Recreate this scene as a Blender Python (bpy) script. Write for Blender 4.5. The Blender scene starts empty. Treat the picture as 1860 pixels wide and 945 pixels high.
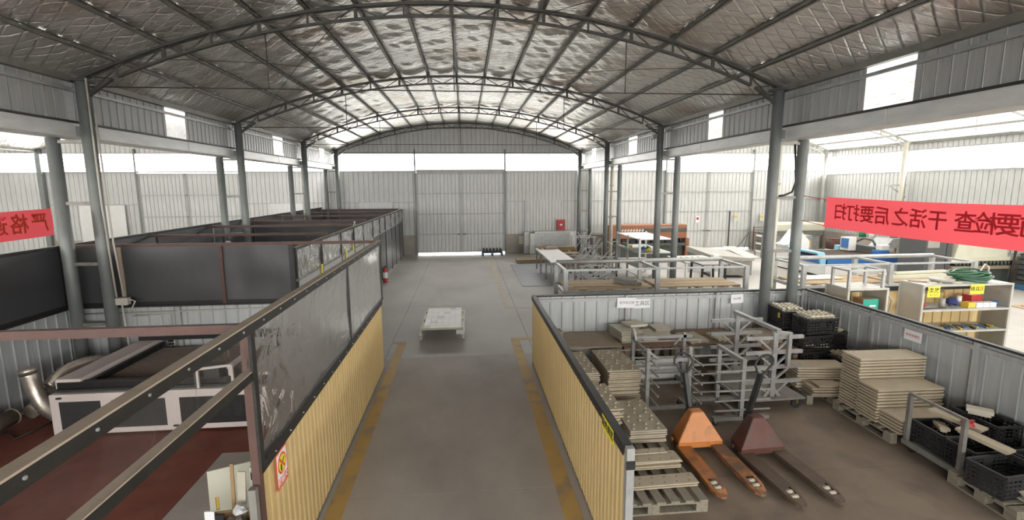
import bpy, bmesh, math, random
from mathutils import Vector, Matrix
random.seed(7)
C = bpy.context.scene.collection
SC = bpy.context.scene
PI = math.pi

# ------------------------------------------------------------------ camera, world, exposure
cam_data = bpy.data.cameras.new('camera')
cam = bpy.data.objects.new('camera', cam_data); C.objects.link(cam)
yaw, pit, roll = math.radians(5.352), math.radians(8.518), math.radians(-.3255)
fw = Vector((math.sin(yaw)*math.cos(pit), math.cos(yaw)*math.cos(pit), -math.sin(pit)))
rt = Vector((math.cos(yaw), -math.sin(yaw), 0)); up = rt.cross(fw)
r2 = rt*math.cos(roll) + up*math.sin(roll); u2 = up*math.cos(roll) - rt*math.sin(roll)
cam.matrix_world = Matrix(((r2.x, u2.x, -fw.x, .163), (r2.y, u2.y, -fw.y, 0), (r2.z, u2.z, -fw.z, 3.25), (0, 0, 0, 1)))
cam_data.sensor_width = 36; cam_data.lens = 896/1860*36
cam_data.clip_start = .05; cam_data.clip_end = 300
SC.camera = cam
SC.view_settings.view_transform = 'Standard'
try: SC.view_settings.look = 'None'
except Exception: pass
SC.view_settings.exposure = 4.15
SC.view_settings.gamma = 1
SC.view_settings.use_curve_mapping = False
world = bpy.data.worlds.new('overcast_sky'); SC.world = world; world.use_nodes = True
wn = world.node_tree.nodes; bg = wn['Background']
bg.inputs[0].default_value = (1, .98, .94, 1); bg.inputs[1].default_value = 1.0
cy = SC.cycles
cy.use_denoising = True
cy.max_bounces = 12; cy.diffuse_bounces = 7; cy.glossy_bounces = 4; cy.transmission_bounces = 6; cy.transparent_max_bounces = 16
cy.caustics_reflective = False; cy.caustics_refractive = False
cy.sample_clamp_indirect = 8

def portal(loc, rot, sx, sy):                       # marks a window opening for the sampler; emits nothing itself
    l = bpy.data.lights.new('window_portal', 'AREA'); l.shape = 'RECTANGLE'; l.size = sx; l.size_y = sy
    l.cycles.is_portal = True
    o = bpy.data.objects.new('window_portal', l); C.objects.link(o); o.location = loc; o.rotation_euler = rot
portal((0, 24.3, 4.37), (-PI/2, 0, 0), 11.4, .9)
portal((12.3, 24.3, 4.37), (-PI/2, 0, 0), 11.6, .9)
portal((-13, 24.3, 4.37), (-PI/2, 0, 0), 13, .9)
portal((18.75, 8, 4.2), (0, PI/2, 0), 1.0, 31)
portal((0, -8.3, 3.6), (PI/2, 0, 0), 36, 2.4)

# ------------------------------------------------------------------ materials (all procedural)
class NT:
    def __init__(s, m): s.t = m.node_tree; s.n = s.t.nodes; s.l = s.t.links
    def new(s, kind, **kw):
        n = s.n.new(kind)
        for k, v in kw.items():
            if k in n.inputs.keys() if hasattr(n.inputs, 'keys') else False: n.inputs[k].default_value = v
            else: setattr(n, k, v)
        return n
    def ln(s, a, b): s.l.new(a, b)
def col4(c): return (c[0], c[1], c[2], 1)
def mat(name, color, rough=.6, metal=0, var=.12, scale=4, stretch=(1, 1, 1), bump=0, bscale=30, second=None, sec_lo=.5, sec_hi=.68, sscale=2.0, spec=.5, coat=0):
    """principled material: base colour with noise variation, optional stain colour, optional bump"""
    m = bpy.data.materials.new(name); m.use_nodes = True
    q = NT(m); b = q.n['Principled BSDF']
    b.inputs['Roughness'].default_value = rough; b.inputs['Metallic'].default_value = metal
    b.inputs['Specular IOR Level'].default_value = spec
    if coat: b.inputs['Coat Weight'].default_value = coat
    tc = q.n.new('ShaderNodeTexCoord'); mp = q.n.new('ShaderNodeMapping'); mp.inputs['Scale'].default_value = stretch
    q.ln(tc.outputs['Object'], mp.inputs['Vector'])
    nz = q.n.new('ShaderNodeTexNoise'); nz.inputs['Scale'].default_value = scale; nz.inputs['Detail'].default_value = 6; nz.inputs['Roughness'].default_value = .62
    q.ln(mp.outputs[0], nz.inputs['Vector'])
    rp = q.n.new('ShaderNodeValToRGB')
    rp.color_ramp.elements[0].position = .25; rp.color_ramp.elements[1].position = .75
    rp.color_ramp.elements[0].color = col4([c*(1-var) for c in color]); rp.color_ramp.elements[1].color = col4([min(1, c*(1+var)) for c in color])
    q.ln(nz.outputs['Fac'], rp.inputs[0]); out = rp.outputs[0]
    if second:
        n2 = q.n.new('ShaderNodeTexNoise'); n2.inputs['Scale'].default_value = sscale; n2.inputs['Detail'].default_value = 5
        q.ln(mp.outputs[0], n2.inputs['Vector'])
        mr = q.n.new('ShaderNodeMapRange'); mr.inputs[1].default_value = sec_lo; mr.inputs[2].default_value = sec_hi; q.ln(n2.outputs['Fac'], mr.inputs[0])
        mx = q.n.new('ShaderNodeMixRGB'); q.ln(mr.outputs[0], mx.inputs[0]); q.ln(out, mx.inputs[1]); mx.inputs[2].default_value = col4(second); out = mx.outputs[0]
    q.ln(out, b.inputs['Base Color'])
    if bump:
        n3 = q.n.new('ShaderNodeTexNoise'); n3.inputs['Scale'].default_value = bscale; n3.inputs['Detail'].default_value = 4; q.ln(mp.outputs[0], n3.inputs['Vector'])
        bp = q.n.new('ShaderNodeBump'); bp.inputs['Strength'].default_value = bump; bp.inputs['Distance'].default_value = .02
        q.ln(n3.outputs['Fac'], bp.inputs['Height']); q.ln(bp.outputs[0], b.inputs['Normal'])
    return m
def film_mat(name, clear, tint, rough=.12, bump=.5, bscale=5):
    """thin clear plastic: mostly transparent, a dusty diffuse veil and a gloss with wrinkles"""
    m = bpy.data.materials.new(name); m.use_nodes = True
    q = NT(m); q.n.remove(q.n['Principled BSDF']); out = q.n['Material Output']
    tr = q.n.new('ShaderNodeBsdfTransparent'); tr.inputs[0].default_value = (.97, .97, .97, 1)
    df = q.n.new('ShaderNodeBsdfDiffuse'); df.inputs[0].default_value = col4(tint)
    tl = q.n.new('ShaderNodeBsdfTranslucent'); tl.inputs[0].default_value = col4(tint)
    gl = q.n.new('ShaderNodeBsdfGlossy'); gl.inputs['Roughness'].default_value = rough; gl.inputs[0].default_value = (.9, .9, .9, 1)
    tc = q.n.new('ShaderNodeTexCoord'); nz = q.n.new('ShaderNodeTexNoise'); nz.inputs['Scale'].default_value = bscale; nz.inputs['Detail'].default_value = 4; nz.inputs['Distortion'].default_value = 1.2
    q.ln(tc.outputs['Object'], nz.inputs['Vector'])
    bp = q.n.new('ShaderNodeBump'); bp.inputs['Strength'].default_value = bump; bp.inputs['Distance'].default_value = .06; q.ln(nz.outputs['Fac'], bp.inputs['Height'])
    q.ln(bp.outputs[0], gl.inputs['Normal'])
    m1 = q.n.new('ShaderNodeMixShader'); m1.inputs[0].default_value = .5; q.ln(df.outputs[0], m1.inputs[1]); q.ln(tl.outputs[0], m1.inputs[2])
    m2 = q.n.new('ShaderNodeMixShader'); q.ln(tr.outputs[0], m2.inputs[1]); q.ln(m1.outputs[0], m2.inputs[2])
    mr = q.n.new('ShaderNodeMapRange'); mr.inputs[1].default_value = .3; mr.inputs[2].default_value = .75; mr.inputs[3].default_value = (1-clear)*.5; mr.inputs[4].default_value = min(1, (1-clear)*1.5)
    q.ln(nz.outputs['Fac'], mr.inputs[0]); q.ln(mr.outputs[0], m2.inputs[0])
    fr = q.n.new('ShaderNodeFresnel'); fr.inputs[0].default_value = 1.07
    q.ln(bp.outputs[0], fr.inputs['Normal'])
    m3 = q.n.new('ShaderNodeMixShader'); q.ln(fr.outputs[0], m3.inputs[0]); q.ln(m2.outputs[0], m3.inputs[1]); q.ln(gl.outputs[0], m3.inputs[2])
    q.ln(m3.outputs[0], out.inputs[0]); return m
def translucent_mat(name, color, trans):
    m = bpy.data.materials.new(name); m.use_nodes = True
    q = NT(m); q.n.remove(q.n['Principled BSDF']); out = q.n['Material Output']
    df = q.n.new('ShaderNodeBsdfDiffuse'); df.inputs[0].default_value = col4(color)
    tl = q.n.new('ShaderNodeBsdfTranslucent'); tl.inputs[0].default_value = col4(color)
    mx = q.n.new('ShaderNodeMixShader'); mx.inputs[0].default_value = trans
    q.ln(df.outputs[0], mx.inputs[1]); q.ln(tl.outputs[0], mx.inputs[2]); q.ln(mx.outputs[0], out.inputs[0]); return m
def foil_mat():
    """quilted aluminium foil insulation with scrim grid, wrinkles and brownish tarnish"""
    m = bpy.data.materials.new('foil_insulation'); m.use_nodes = True
    q = NT(m); b = q.n['Principled BSDF']
    tc = q.n.new('ShaderNodeTexCoord')
    lines = []
    for ang in (.62, -.62):
        mp = q.n.new('ShaderNodeMapping'); mp.inputs['Rotation'].default_value = (0, 0, ang+PI/2); mp.inputs['Scale'].default_value = (1, 1, 0)
        q.ln(tc.outputs['Object'], mp.inputs['Vector'])
        nd = q.n.new('ShaderNodeTexNoise'); nd.inputs['Scale'].default_value = 3; q.ln(tc.outputs['Object'], nd.inputs['Vector'])
        w = q.n.new('ShaderNodeTexWave'); w.inputs['Scale'].default_value = 1.55; w.inputs['Distortion'].default_value = .8; w.inputs['Detail'].default_value = 1
        w.wave_profile = 'TRI'; q.ln(mp.outputs[0], w.inputs['Vector'])
        rp = q.n.new('ShaderNodeMapRange'); rp.inputs[1].default_value = 0; rp.inputs[2].default_value = .2; q.ln(w.outputs['Fac'], rp.inputs[0]); lines.append(rp.outputs[0])
    mn = q.n.new('ShaderNodeMath'); mn.operation = 'MINIMUM'; q.ln(lines[0], mn.inputs[0]); q.ln(lines[1], mn.inputs[1])
    mp = q.n.new('ShaderNodeMapping'); mp.inputs['Scale'].default_value = (1, 2.4, 1); q.ln(tc.outputs['Object'], mp.inputs['Vector'])
    nz = q.n.new('ShaderNodeTexNoise'); nz.inputs['Scale'].default_value = 5.5; nz.inputs['Detail'].default_value = 5; nz.inputs['Distortion'].default_value = .9; q.ln(mp.outputs[0], nz.inputs['Vector'])
    ad = q.n.new('ShaderNodeMath'); ad.operation = 'MULTIPLY_ADD'; q.ln(mn.outputs[0], ad.inputs[0]); ad.inputs[1].default_value = .55; q.ln(nz.outputs['Fac'], ad.inputs[2])
    bp = q.n.new('ShaderNodeBump'); bp.inputs['Strength'].default_value = .8; bp.inputs['Distance'].default_value = .06
    q.ln(ad.outputs[0], bp.inputs['Height']); q.ln(bp.outputs[0], b.inputs['Normal'])
    n2 = q.n.new('ShaderNodeTexNoise'); n2.inputs['Scale'].default_value = .55; n2.inputs['Detail'].default_value = 5; q.ln(tc.outputs['Object'], n2.inputs['Vector'])
    mr = q.n.new('ShaderNodeMapRange'); mr.inputs[1].default_value = .5; mr.inputs[2].default_value = .72; q.ln(n2.outputs['Fac'], mr.inputs[0])
    mx = q.n.new('ShaderNodeMixRGB'); q.ln(mr.outputs[0], mx.inputs[0]); mx.inputs[1].default_value = (.90, .885, .855, 1); mx.inputs[2].default_value = (.62, .51, .42, 1)
    m4 = q.n.new('ShaderNodeMixRGB'); m4.blend_type = 'MULTIPLY'; m4.inputs[0].default_value = .38
    q.ln(mx.outputs[0], m4.inputs[1]); q.ln(mn.outputs[0], m4.inputs[2]); q.ln(m4.outputs[0], b.inputs['Base Color'])
    b.inputs['Metallic'].default_value = .85; b.inputs['Roughness'].default_value = .36
    return m
M = {}
M['galv'] = mat('galvanised_sheet', (.56, .565, .55), .45, .1, .16, 3, (6, 6, .5), .08, 9)
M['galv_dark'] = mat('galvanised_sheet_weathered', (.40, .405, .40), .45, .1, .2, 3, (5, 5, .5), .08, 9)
M['galv_room'] = mat('grey_sheet', (.46, .48, .48), .45, .1, .12, 3, (5, 5, .5), .05, 9)
M['yellow_sheet'] = mat('yellow_sheet', (.60, .45, .215), .42, 0, .08, 3, (5, 5, .6), .04, 9, second=(.48, .37, .21), sec_lo=.55, sec_hi=.85)
M['truss'] = mat('dark_truss_paint', (.075, .075, .068), .55, .2, .25, 8)
M['purlin'] = mat('purlin_steel', (.24, .235, .215), .5, .4, .2, 5)
M['pale_steel'] = mat('pale_steel', (.42, .42, .39), .5, .2, .15, 5)
M['column'] = mat('column_paint', (.20, .215, .21), .5, .25, .15, 4, (1, 1, .6), .04, 20)
M['beam'] = mat('galvanised_beam', (.66, .67, .66), .45, .1, .18, 3, (3, .5, 2), .05, 12)
M['concrete'] = mat('concrete_floor', (.42, .385, .345), .62, 0, .2, .9, (1, .6, 1), .05, 18, second=(.27, .245, .22), sec_lo=.46, sec_hi=.75, sscale=.55)
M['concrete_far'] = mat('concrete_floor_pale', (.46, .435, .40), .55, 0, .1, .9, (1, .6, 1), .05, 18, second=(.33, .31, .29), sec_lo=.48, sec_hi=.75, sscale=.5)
M['concrete_dirty'] = mat('concrete_floor_dirty', (.215, .17, .125), .72, 0, .2, 1.2, (1, 1, 1), .08, 16, second=(.155, .118, .092), sec_lo=.5, sec_hi=.72, sscale=2.3)
M['joint'] = mat('floor_joint', (.06, .055, .05), .9)
M['plinth'] = mat('plinth_render', (.37, .335, .29), .8, 0, .2, 2, (1, 1, 1), .1, 12)
M['ground'] = mat('outside_paving', (.6, .6, .58), .9)
M['line'] = mat('floor_paint_yellow', (.52, .345, .115), .6, 0, .12, 2, (1, 1, 1), 0, 10, second=(.33, .27, .19), sec_lo=.52, sec_hi=.66, sscale=2.6)
M['line_far'] = mat('floor_paint_faded', (.55, .46, .32), .6, 0, .1, 2, (1, 1, 1), 0, 10, second=(.42, .39, .35), sec_lo=.42, sec_hi=.6, sscale=4)
M['foil'] = foil_mat()
M['frp'] = translucent_mat('translucent_roof_sheet', (.215, .21, .20), .5)
M['pane'] = film_mat('window_sheet', .9, (.9, .92, .92), .4, .02, 3)
M['pane_frosted'] = film_mat('frosted_panel', .45, (.95, .95, .95), .4, .02, 3)
M['film'] = film_mat('clear_film', .95, (.50, .48, .45), .2, .25, 3)
M['film_far'] = film_mat('wrinkled_film', .75, (.58, .58, .57), .2, .8, 6)
M['black_frame'] = mat('black_frame', (.022, .022, .02), .5, .1, .3, 12)
M['dusty'] = mat('dusty_rail_top', (.46, .375, .29), .85, 0, .15, 6, (1, 1, 1), .05, 30)
M['brown_steel'] = mat('brown_primer_steel', (.10, .055, .045), .6, .1, .2, 8)
M['curtain'] = mat('black_curtain', (.066, .067, .071), .42, 0, .1, 2, (1, 1, .4), .5, 3.2)
M['curtain_far'] = mat('dark_grey_curtain', (.10, .105, .11), .45, 0, .15, 2, (1, 1, .5), .6, 4)
M['mat_red'] = mat('red_brown_mat', (.175, .048, .03), .7, 0, .22, 3, (1, 1, 1), .05, 40, second=(.20, .075, .05), sec_lo=.5, sec_hi=.75)
M['white_pink'] = mat('off_white_enamel', (.68, .61, .575), .45, 0, .06, 3)
M['dark_panel'] = mat('dark_grey_panel', (.035, .038, .038), .5, 0, .1, 5)
M['black'] = mat('black_plastic', (.014, .014, .014), .5, 0, .2, 8)
M['crate'] = mat('black_crate_plastic', (.022, .022, .023), .55, 0, .2, 10)
M['bed'] = mat('honeycomb_bed', (.16, .125, .10), .7, .2, .25, 14)
M['duct'] = mat('dusty_duct', (.24, .20, .165), .6, .2, .2, 5)
M['foil_hose'] = mat('aluminium_hose', (.46, .42, .37), .35, .8, .2, 12)
M['galv_steel'] = mat('galvanised_tube', (.40, .41, .405), .42, .4, .2, 7, (1, 1, 1), .04, 25)
M['galv_old'] = mat('dusty_steel', (.25, .24, .22), .55, .4, .25, 7)
M['orange'] = mat('orange_paint', (.52, .19, .045), .45, 0, .12, 4, (1, 1, 1), .05, 22, second=(.20, .085, .035), sec_lo=.5, sec_hi=.7, sscale=4.5)
M['orange_worn'] = mat('orange_paint_worn', (.44, .17, .05), .5, 0, .15, 4, (1, 1, 1), .05, 22, second=(.15, .085, .05), sec_lo=.40, sec_hi=.60, sscale=5)
M['rack_steel'] = mat('rack_tube', (.31, .31, .30), .45, .35, .18, 7, (1, 1, 1), .04, 25, second=(.20, .175, .15), sec_lo=.52, sec_hi=.75, sscale=4)
M['rust'] = mat('rusty_red_paint', (.105, .036, .027), .55, .1, .3, 4, (1, 1, 1), .08, 22, second=(.075, .05, .036), sec_lo=.46, sec_hi=.62, sscale=5)
M['rust_grey'] = mat('worn_dark_fork', (.105, .075, .054), .6, .2, .25, 5, (1, 1, 1), .06, 24)
M['wood'] = mat('weathered_wood', (.26, .20, .135), .75, 0, .25, 5, (6, 1, 6), .15, 14)
M['wood_red'] = mat('reddish_pallet_wood', (.22, .14, .088), .75, 0, .25, 5, (1, 6, 6), .15, 14)
M['wood_grey'] = mat('grey_pallet_wood', (.24, .215, .165), .8, 0, .25, 5, (6, 1, 6), .15, 14)
M['plank'] = mat('plywood_deck', (.42, .31, .19), .7, 0, .2, 4, (1, 5, 5), .08, 14)
M['board'] = mat('tan_moulded_board', (.46, .395, .29), .65, 0, .1, 5, (1, 1, 1), .05, 30)
M['board2'] = mat('grey_tan_board', (.41, .365, .275), .65, 0, .12, 5, (1, 1, 1), .05, 30)
M['board_dusty'] = mat('dusty_tan_board', (.36, .295, .215), .75, 0, .12, 5, (1, 1, 1), .05, 30)
M['board_edge'] = mat('pale_board', (.56, .52, .42), .6, 0, .08, 6)
M['paper'] = mat('white_paper', (.78, .78, .79), .8, 0, .04, 3)
M['white'] = mat('white_enamel', (.74, .74, .72), .4, 0, .06, 3)
M['cream'] = mat('cream_enamel', (.60, .59, .48), .45, 0, .08, 3)
M['grey_cab'] = mat('grey_cabinet', (.34, .33, .29), .5, .1, .1, 3)
M['dark_grey'] = mat('charcoal_enamel', (.085, .088, .09), .5, 0, .12, 3)
M['blue'] = mat('blue_enamel', (.035, .15, .42), .42, 0, .1, 4)
M['lightblue'] = mat('light_blue_enamel', (.20, .48, .66), .42, 0, .08, 4)
M['red'] = mat('red_enamel', (.42, .035, .035), .45, 0, .1, 4)
M['banner'] = None
M['green'] = mat('green_plastic', (.02, .22, .10), .45, 0, .15, 5)
M['teal'] = mat('teal_card', (.02, .33, .25), .55, 0, .1, 5)
M['green_hose'] = mat('green_hose', (.025, .10, .05), .35, 0, .15, 6)
M['yellow'] = mat('yellow_sign', (.80, .72, .04), .5, 0, .04, 4)
M['yellow_soft'] = mat('yellow_plastic', (.70, .47, .05), .5, 0, .1, 4)
M['sign_red'] = mat('sign_red', (.70, .10, .035), .5, 0, .05, 4)
M['ink'] = mat('black_ink', (.02, .02, .02), .6, 0, .05, 4)
M['ink_grey'] = mat('grey_ink', (.16, .16, .2), .6, 0, .05, 4)
M['ink_red'] = mat('red_ink', (.55, .02, .02), .6, 0, .05, 4)
M['pvc'] = mat('cream_pvc_pipe', (.56, .54, .45), .4, 0, .1, 2, (3, 3, .5))
M['conduit'] = mat('dusty_white_conduit', (.52, .49, .43), .5, 0, .1, 4)
M['terracotta'] = mat('machine_orange_brown', (.27, .105, .05), .55, 0, .12, 3)
M['machine_dark'] = mat('machine_dark_green', (.07, .08, .07), .6, .1, .2, 4)
M['brass'] = mat('brass', (.42, .31, .10), .35, .8, .15, 8)
M['rubber'] = mat('rubber', (.02, .019, .018), .7, 0, .2, 8)
M['cardboard'] = mat('cardboard', (.36, .235, .12), .8, 0, .12, 4)
M['steel_plate'] = mat('steel_floor_plate', (.25, .26, .27), .5, .3, .15, 2)
M['roller'] = mat('pale_roller', (.52, .48, .38), .5, 0, .1, 8)
M['blue_dark'] = mat('blue_pallet', (.05, .15, .27), .55, 0, .15, 5)
M['blue_cloth'] = mat('dark_blue_cloth', (.03, .045, .16), .8, 0, .15, 5)
M['glass_dark'] = mat('dark_screen', (.03, .035, .04), .15, 0, .05, 5)
def banner_mat():
    m = translucent_mat('red_cloth', (.88, .125, .15), .5); return m
M['banner'] = banner_mat()
M['banner_ink'] = translucent_mat('faded_print', (.68, .075, .095), .5)
M['banner_ink_orange'] = translucent_mat('faded_orange_print', (.66, .11, .06), .45)

# ------------------------------------------------------------------ mesh helpers
class MB:
    def __init__(s): s.v = []; s.f = []; s.m = []; s.smooth = []
    def face(s, idx, m=0, sm=False): s.f.append(idx); s.m.append(m); s.smooth.append(sm)
    def box(s, x0, x1, y0, y1, z0, z1, m=0):
        o = len(s.v); s.v += [(x0,y0,z0),(x1,y0,z0),(x1,y1,z0),(x0,y1,z0),(x0,y0,z1),(x1,y0,z1),(x1,y1,z1),(x0,y1,z1)]
        for q in ((0,3,2,1),(4,5,6,7),(0,1,5,4),(1,2,6,5),(2,3,7,6),(3,0,4,7)): s.face([o+i for i in q], m)
        return s
    def bar(s, p, q, w, h, m=0, upv=(0, 0, 1)):
        p = Vector(p); q = Vector(q); d = (q-p).normalized(); u = Vector(upv)
        if abs(d.dot(u)) > .98: u = Vector((0, 1, 0)) if abs(d.y) < .9 else Vector((1, 0, 0))
        sd = d.cross(u).normalized()*(w/2); uu = sd.cross(d).normalized()*(h/2)
        o = len(s.v)
        for e in (p, q):
            for a, b in ((-1,-1),(1,-1),(1,1),(-1,1)): s.v.append(tuple(e+sd*a+uu*b))
        for k in ((3,2,1,0),(4,5,6,7),(0,1,5,4),(1,2,6,5),(2,3,7,6),(3,0,4,7)): s.face([o+i for i in k], m)
        return s
    def tube(s, pts, r, n=8, m=0, cap=True, radii=None):
        pts = [Vector(p) for p in pts]; o = len(s.v); prev = None
        for i, p in enumerate(pts):
            d = (pts[min(i+1, len(pts)-1)] - pts[max(i-1, 0)]).normalized()
            u = prev if prev is not None else (Vector((0, 0, 1)) if abs(d.z) < .9 else Vector((1, 0, 0)))
            a = d.cross(u); a = a.normalized() if a.length > 1e-6 else d.orthogonal().normalized(); b = a.cross(d).normalized(); prev = b
            rr = radii[i] if radii else r
            for k in range(n):
                t = 2*PI*k/n; s.v.append(tuple(p + a*math.cos(t)*rr + b*math.sin(t)*rr))
        for i in range(len(pts)-1):
            for k in range(n):
                s.face([o+i*n+k, o+i*n+(k+1) % n, o+(i+1)*n+(k+1) % n, o+(i+1)*n+k], m, True)
        if cap:
            s.face([o+k for k in range(n)][::-1], m); s.face([o+(len(pts)-1)*n+k for k in range(n)], m)
        return s
    def ring(s, c, R, r, axis='z', n=20, k=6, m=0):
        o = len(s.v); c = Vector(c)
        ax = {'x': (Vector((0,1,0)), Vector((0,0,1))), 'y': (Vector((1,0,0)), Vector((0,0,1))), 'z': (Vector((1,0,0)), Vector((0,1,0)))}[axis]
        nn = ax[0].cross(ax[1])
        for i in range(n):
            t = 2*PI*i/n; d = ax[0]*math.cos(t)+ax[1]*math.sin(t)
            for j in range(k):
                u = 2*PI*j/k; s.v.append(tuple(c + d*(R+r*math.cos(u)) + nn*(r*math.sin(u))))
        for i in range(n):
            for j in range(k): s.face([o+i*k+j, o+((i+1) % n)*k+j, o+((i+1) % n)*k+(j+1) % k, o+i*k+(j+1) % k], m, True)
        return s
    def prism(s, poly, axis, a, b, m=0):
        """polygon of 2-D points extruded along an axis from a to b"""
        o = len(s.v); n = len(poly)
        def P(u, v, w): return {'x': (w, u, v), 'y': (u, w, v), 'z': (u, v, w)}[axis]
        for w in (a, b):
            for u, v in poly: s.v.append(P(u, v, w))
        s.face([o+i for i in range(n)], m); s.face([o+n+i for i in range(n)][::-1], m)
        for i in range(n): j = (i+1) % n; s.face([o+i, o+n+i, o+n+j, o+j], m)
        return s
    def grid(s, P, nu, nv, m=0, sm=True):
        o = len(s.v)
        for i in range(nu+1):
            for j in range(nv+1): s.v.append(P(i/nu, j/nv))
        for i in range(nu):
            for j in range(nv): a = o+i*(nv+1)+j; s.face([a, a+nv+1, a+nv+2, a+1], m, sm)
        return s
    def mesh(s, name, mats):
        me = bpy.data.meshes.new(name); me.from_pydata(s.v, [], s.f)
        for mm in (mats if isinstance(mats, (list, tuple)) else [mats]): me.materials.append(mm)
        me.polygons.foreach_set('material_index', s.m); me.polygons.foreach_set('use_smooth', s.smooth)
        b = bmesh.new(); b.from_mesh(me); bmesh.ops.recalc_face_normals(b, faces=b.faces); b.to_mesh(me); b.free()
        return me
def link(name, me, parent=None, loc=(0, 0, 0), rot=(0, 0, 0)):
    o = bpy.data.objects.new(name, me); C.objects.link(o)
    o.location = loc; o.rotation_euler = rot
    if parent: o.parent = parent
    return o
def obj(name, mb, m, parent=None, loc=(0, 0, 0), rot=(0, 0, 0)):
    return link(name, mb.mesh(name, m), parent, loc, rot)
def bevel(o, w=.01, seg=2):
    md = o.modifiers.new('edge', 'BEVEL'); md.width = w; md.segments = seg; md.limit_method = 'ANGLE'; return o
def box(name, x0, x1, y0, y1, z0, z1, m, parent=None, bev=0):
    o = obj(name, MB().box(x0, x1, y0, y1, z0, z1), m, parent)
    if bev: bevel(o, bev)
    return o
def bar(name, p, q, w, h, m, parent=None): return obj(name, MB().bar(p, q, w, h), m, parent)
def tube(name, pts, r, m, parent=None, n=8): return obj(name, MB().tube(pts, r, n), m, parent)
def tag(o, label, cat, group=None):
    o['label'] = label; o['category'] = cat
    if group: o['group'] = group
    return o
def thing(name, label, cat, loc=(0, 0, 0), rotz=0, group=None):
    o = bpy.data.objects.new(name, None); C.objects.link(o); o.empty_display_size = .1
    o.location = loc; o.rotation_euler = (0, 0, rotz)
    return tag(o, label, cat, group)
def struct(name, label=None, mb=None, m=None, loc=(0, 0, 0), rot=(0, 0, 0)):
    o = obj(name, mb, m, None, loc, rot) if mb else bpy.data.objects.new(name, None)
    if not mb: C.objects.link(o); o.location = loc; o.rotation_euler = rot
    o['kind'] = 'structure'
    if label: o['label'] = label
    return o
def dup(root, loc, rotz=None, label=None, group=None):
    r = root.copy(); C.objects.link(r); r.location = loc
    if rotz is not None: r.rotation_euler = (0, 0, rotz)
    if label: r['label'] = label
    if group: r['group'] = group
    for ch in list(root.children):
        c = ch.copy(); C.objects.link(c); c.parent = r
        for g in list(ch.children):
            d = g.copy(); C.objects.link(d); d.parent = c
    return r
def text_mesh(body, size, m, extrude=.001, bold=0):
    cu = bpy.data.curves.new('lettering', 'FONT'); cu.body = body; cu.size = size; cu.extrude = extrude; cu.offset = bold
    cu.align_x = 'CENTER'; cu.align_y = 'CENTER'; cu.resolution_u = 3
    o = bpy.data.objects.new('lettering', cu); C.objects.link(o)
    dg = bpy.context.evaluated_depsgraph_get(); me = bpy.data.meshes.new_from_object(o.evaluated_get(dg))
    bpy.data.objects.remove(o); me.materials.clear(); me.materials.append(m); return me

# ------------------------------------------------------------------ building shell
Y0, YE = -8.0, 23.92                      # hall runs from behind the camera to the end wall
COLY = [-2.07, 3.19, 8.45, 13.71, 18.97, 23.55]
HALF, RISE, APEX = 5.8, 1.30, 6.22
RAD = (HALF**2 + RISE**2)/(2*RISE)
def zr(x, c=0, half=HALF):                # roof height over the hall whose centre line is x = c
    u = (x-c)*HALF/half
    return APEX - (RAD - math.sqrt(max(RAD*RAD - u*u, 1)))
HALLS = [(0, 5.8), (12.3, 6.1), (-12.3, 6.1)]
ROOFS = HALLS + [(-24.7, 6.1)]  # fourth roof is unseen, added to keep open sky off the end wall

def sheet_profile(w, n, groove=.016, ribw=.014):
    p = w/n; pts = [(0, 0)]
    for i in range(n):
        a = i*p + p*.5 - ribw/2
        pts += [(a-.012, 0), (a-.004, -.006), (a, groove), (a+ribw, groove), (a+ribw+.004, -.006), (a+ribw+.012, 0)]
    pts += [(w-.004, 0), (w+.010, .004)]
    return pts
def sheet_mesh(name, w, z0, zt, mats, n=4, groove=.014, back=False):
    """profiled steel sheet; zt is a number or a function of local x giving the top edge"""
    b = MB(); pr = sheet_profile(w, n, groove); f = zt if callable(zt) else (lambda x: zt)
    for off, mi in (((0, 0),) if not back else ((0, 0), (.012, 1))):
        o = len(b.v)
        for x, y in pr: b.v += [(x, y+off, z0), (x, y+off, f(x))]
        for i in range(len(pr)-1): b.face([o+2*i, o+2*i+2, o+2*i+3, o+2*i+1], mi)
    if back:
        k = 2*len(pr)
        for i in range(len(pr)-1): b.face([2*i+1, 2*i+3, k+2*i+3, k+2*i+1], 0); 
        b.face([0, 1, k+1, k], 0); e = 2*len(pr)-2; b.face([e, e+1, k+e+1, k+e], 0)
    me = bpy.data.meshes.new(name); me.from_pydata(b.v, [], b.f)
    for mm in (mats if isinstance(mats, (list, tuple)) else [mats]): me.materials.append(mm)
    me.polygons.foreach_set('material_index', b.m)
    return me
_sc = {}
def sheets(parent, x, y, th, length, z0, zt, m, w=.82, n=4, groove=.014, back=None):
    """a run of profiled sheets, each an object, from (x, y) in direction th"""
    k = max(1, round(length/w)); ww = length/k
    for i in range(k):
        px, py = x+math.cos(th)*ww*i, y+math.sin(th)*ww*i
        if callable(zt):
            me = sheet_mesh('sheet', ww, z0, (lambda u, px=px, py=py: zt(px+math.cos(th)*u)), m, n, groove)
        else:
            key = (round(ww, 4), z0, zt, m.name, n, back.name if back else '')
            if key not in _sc: _sc[key] = sheet_mesh('sheet', ww, z0, zt, [m, back] if back else m, n, groove, bool(back))
            me = _sc[key]
        link('sheet', me, parent, (px, py, 0), (0, 0, th))

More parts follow.
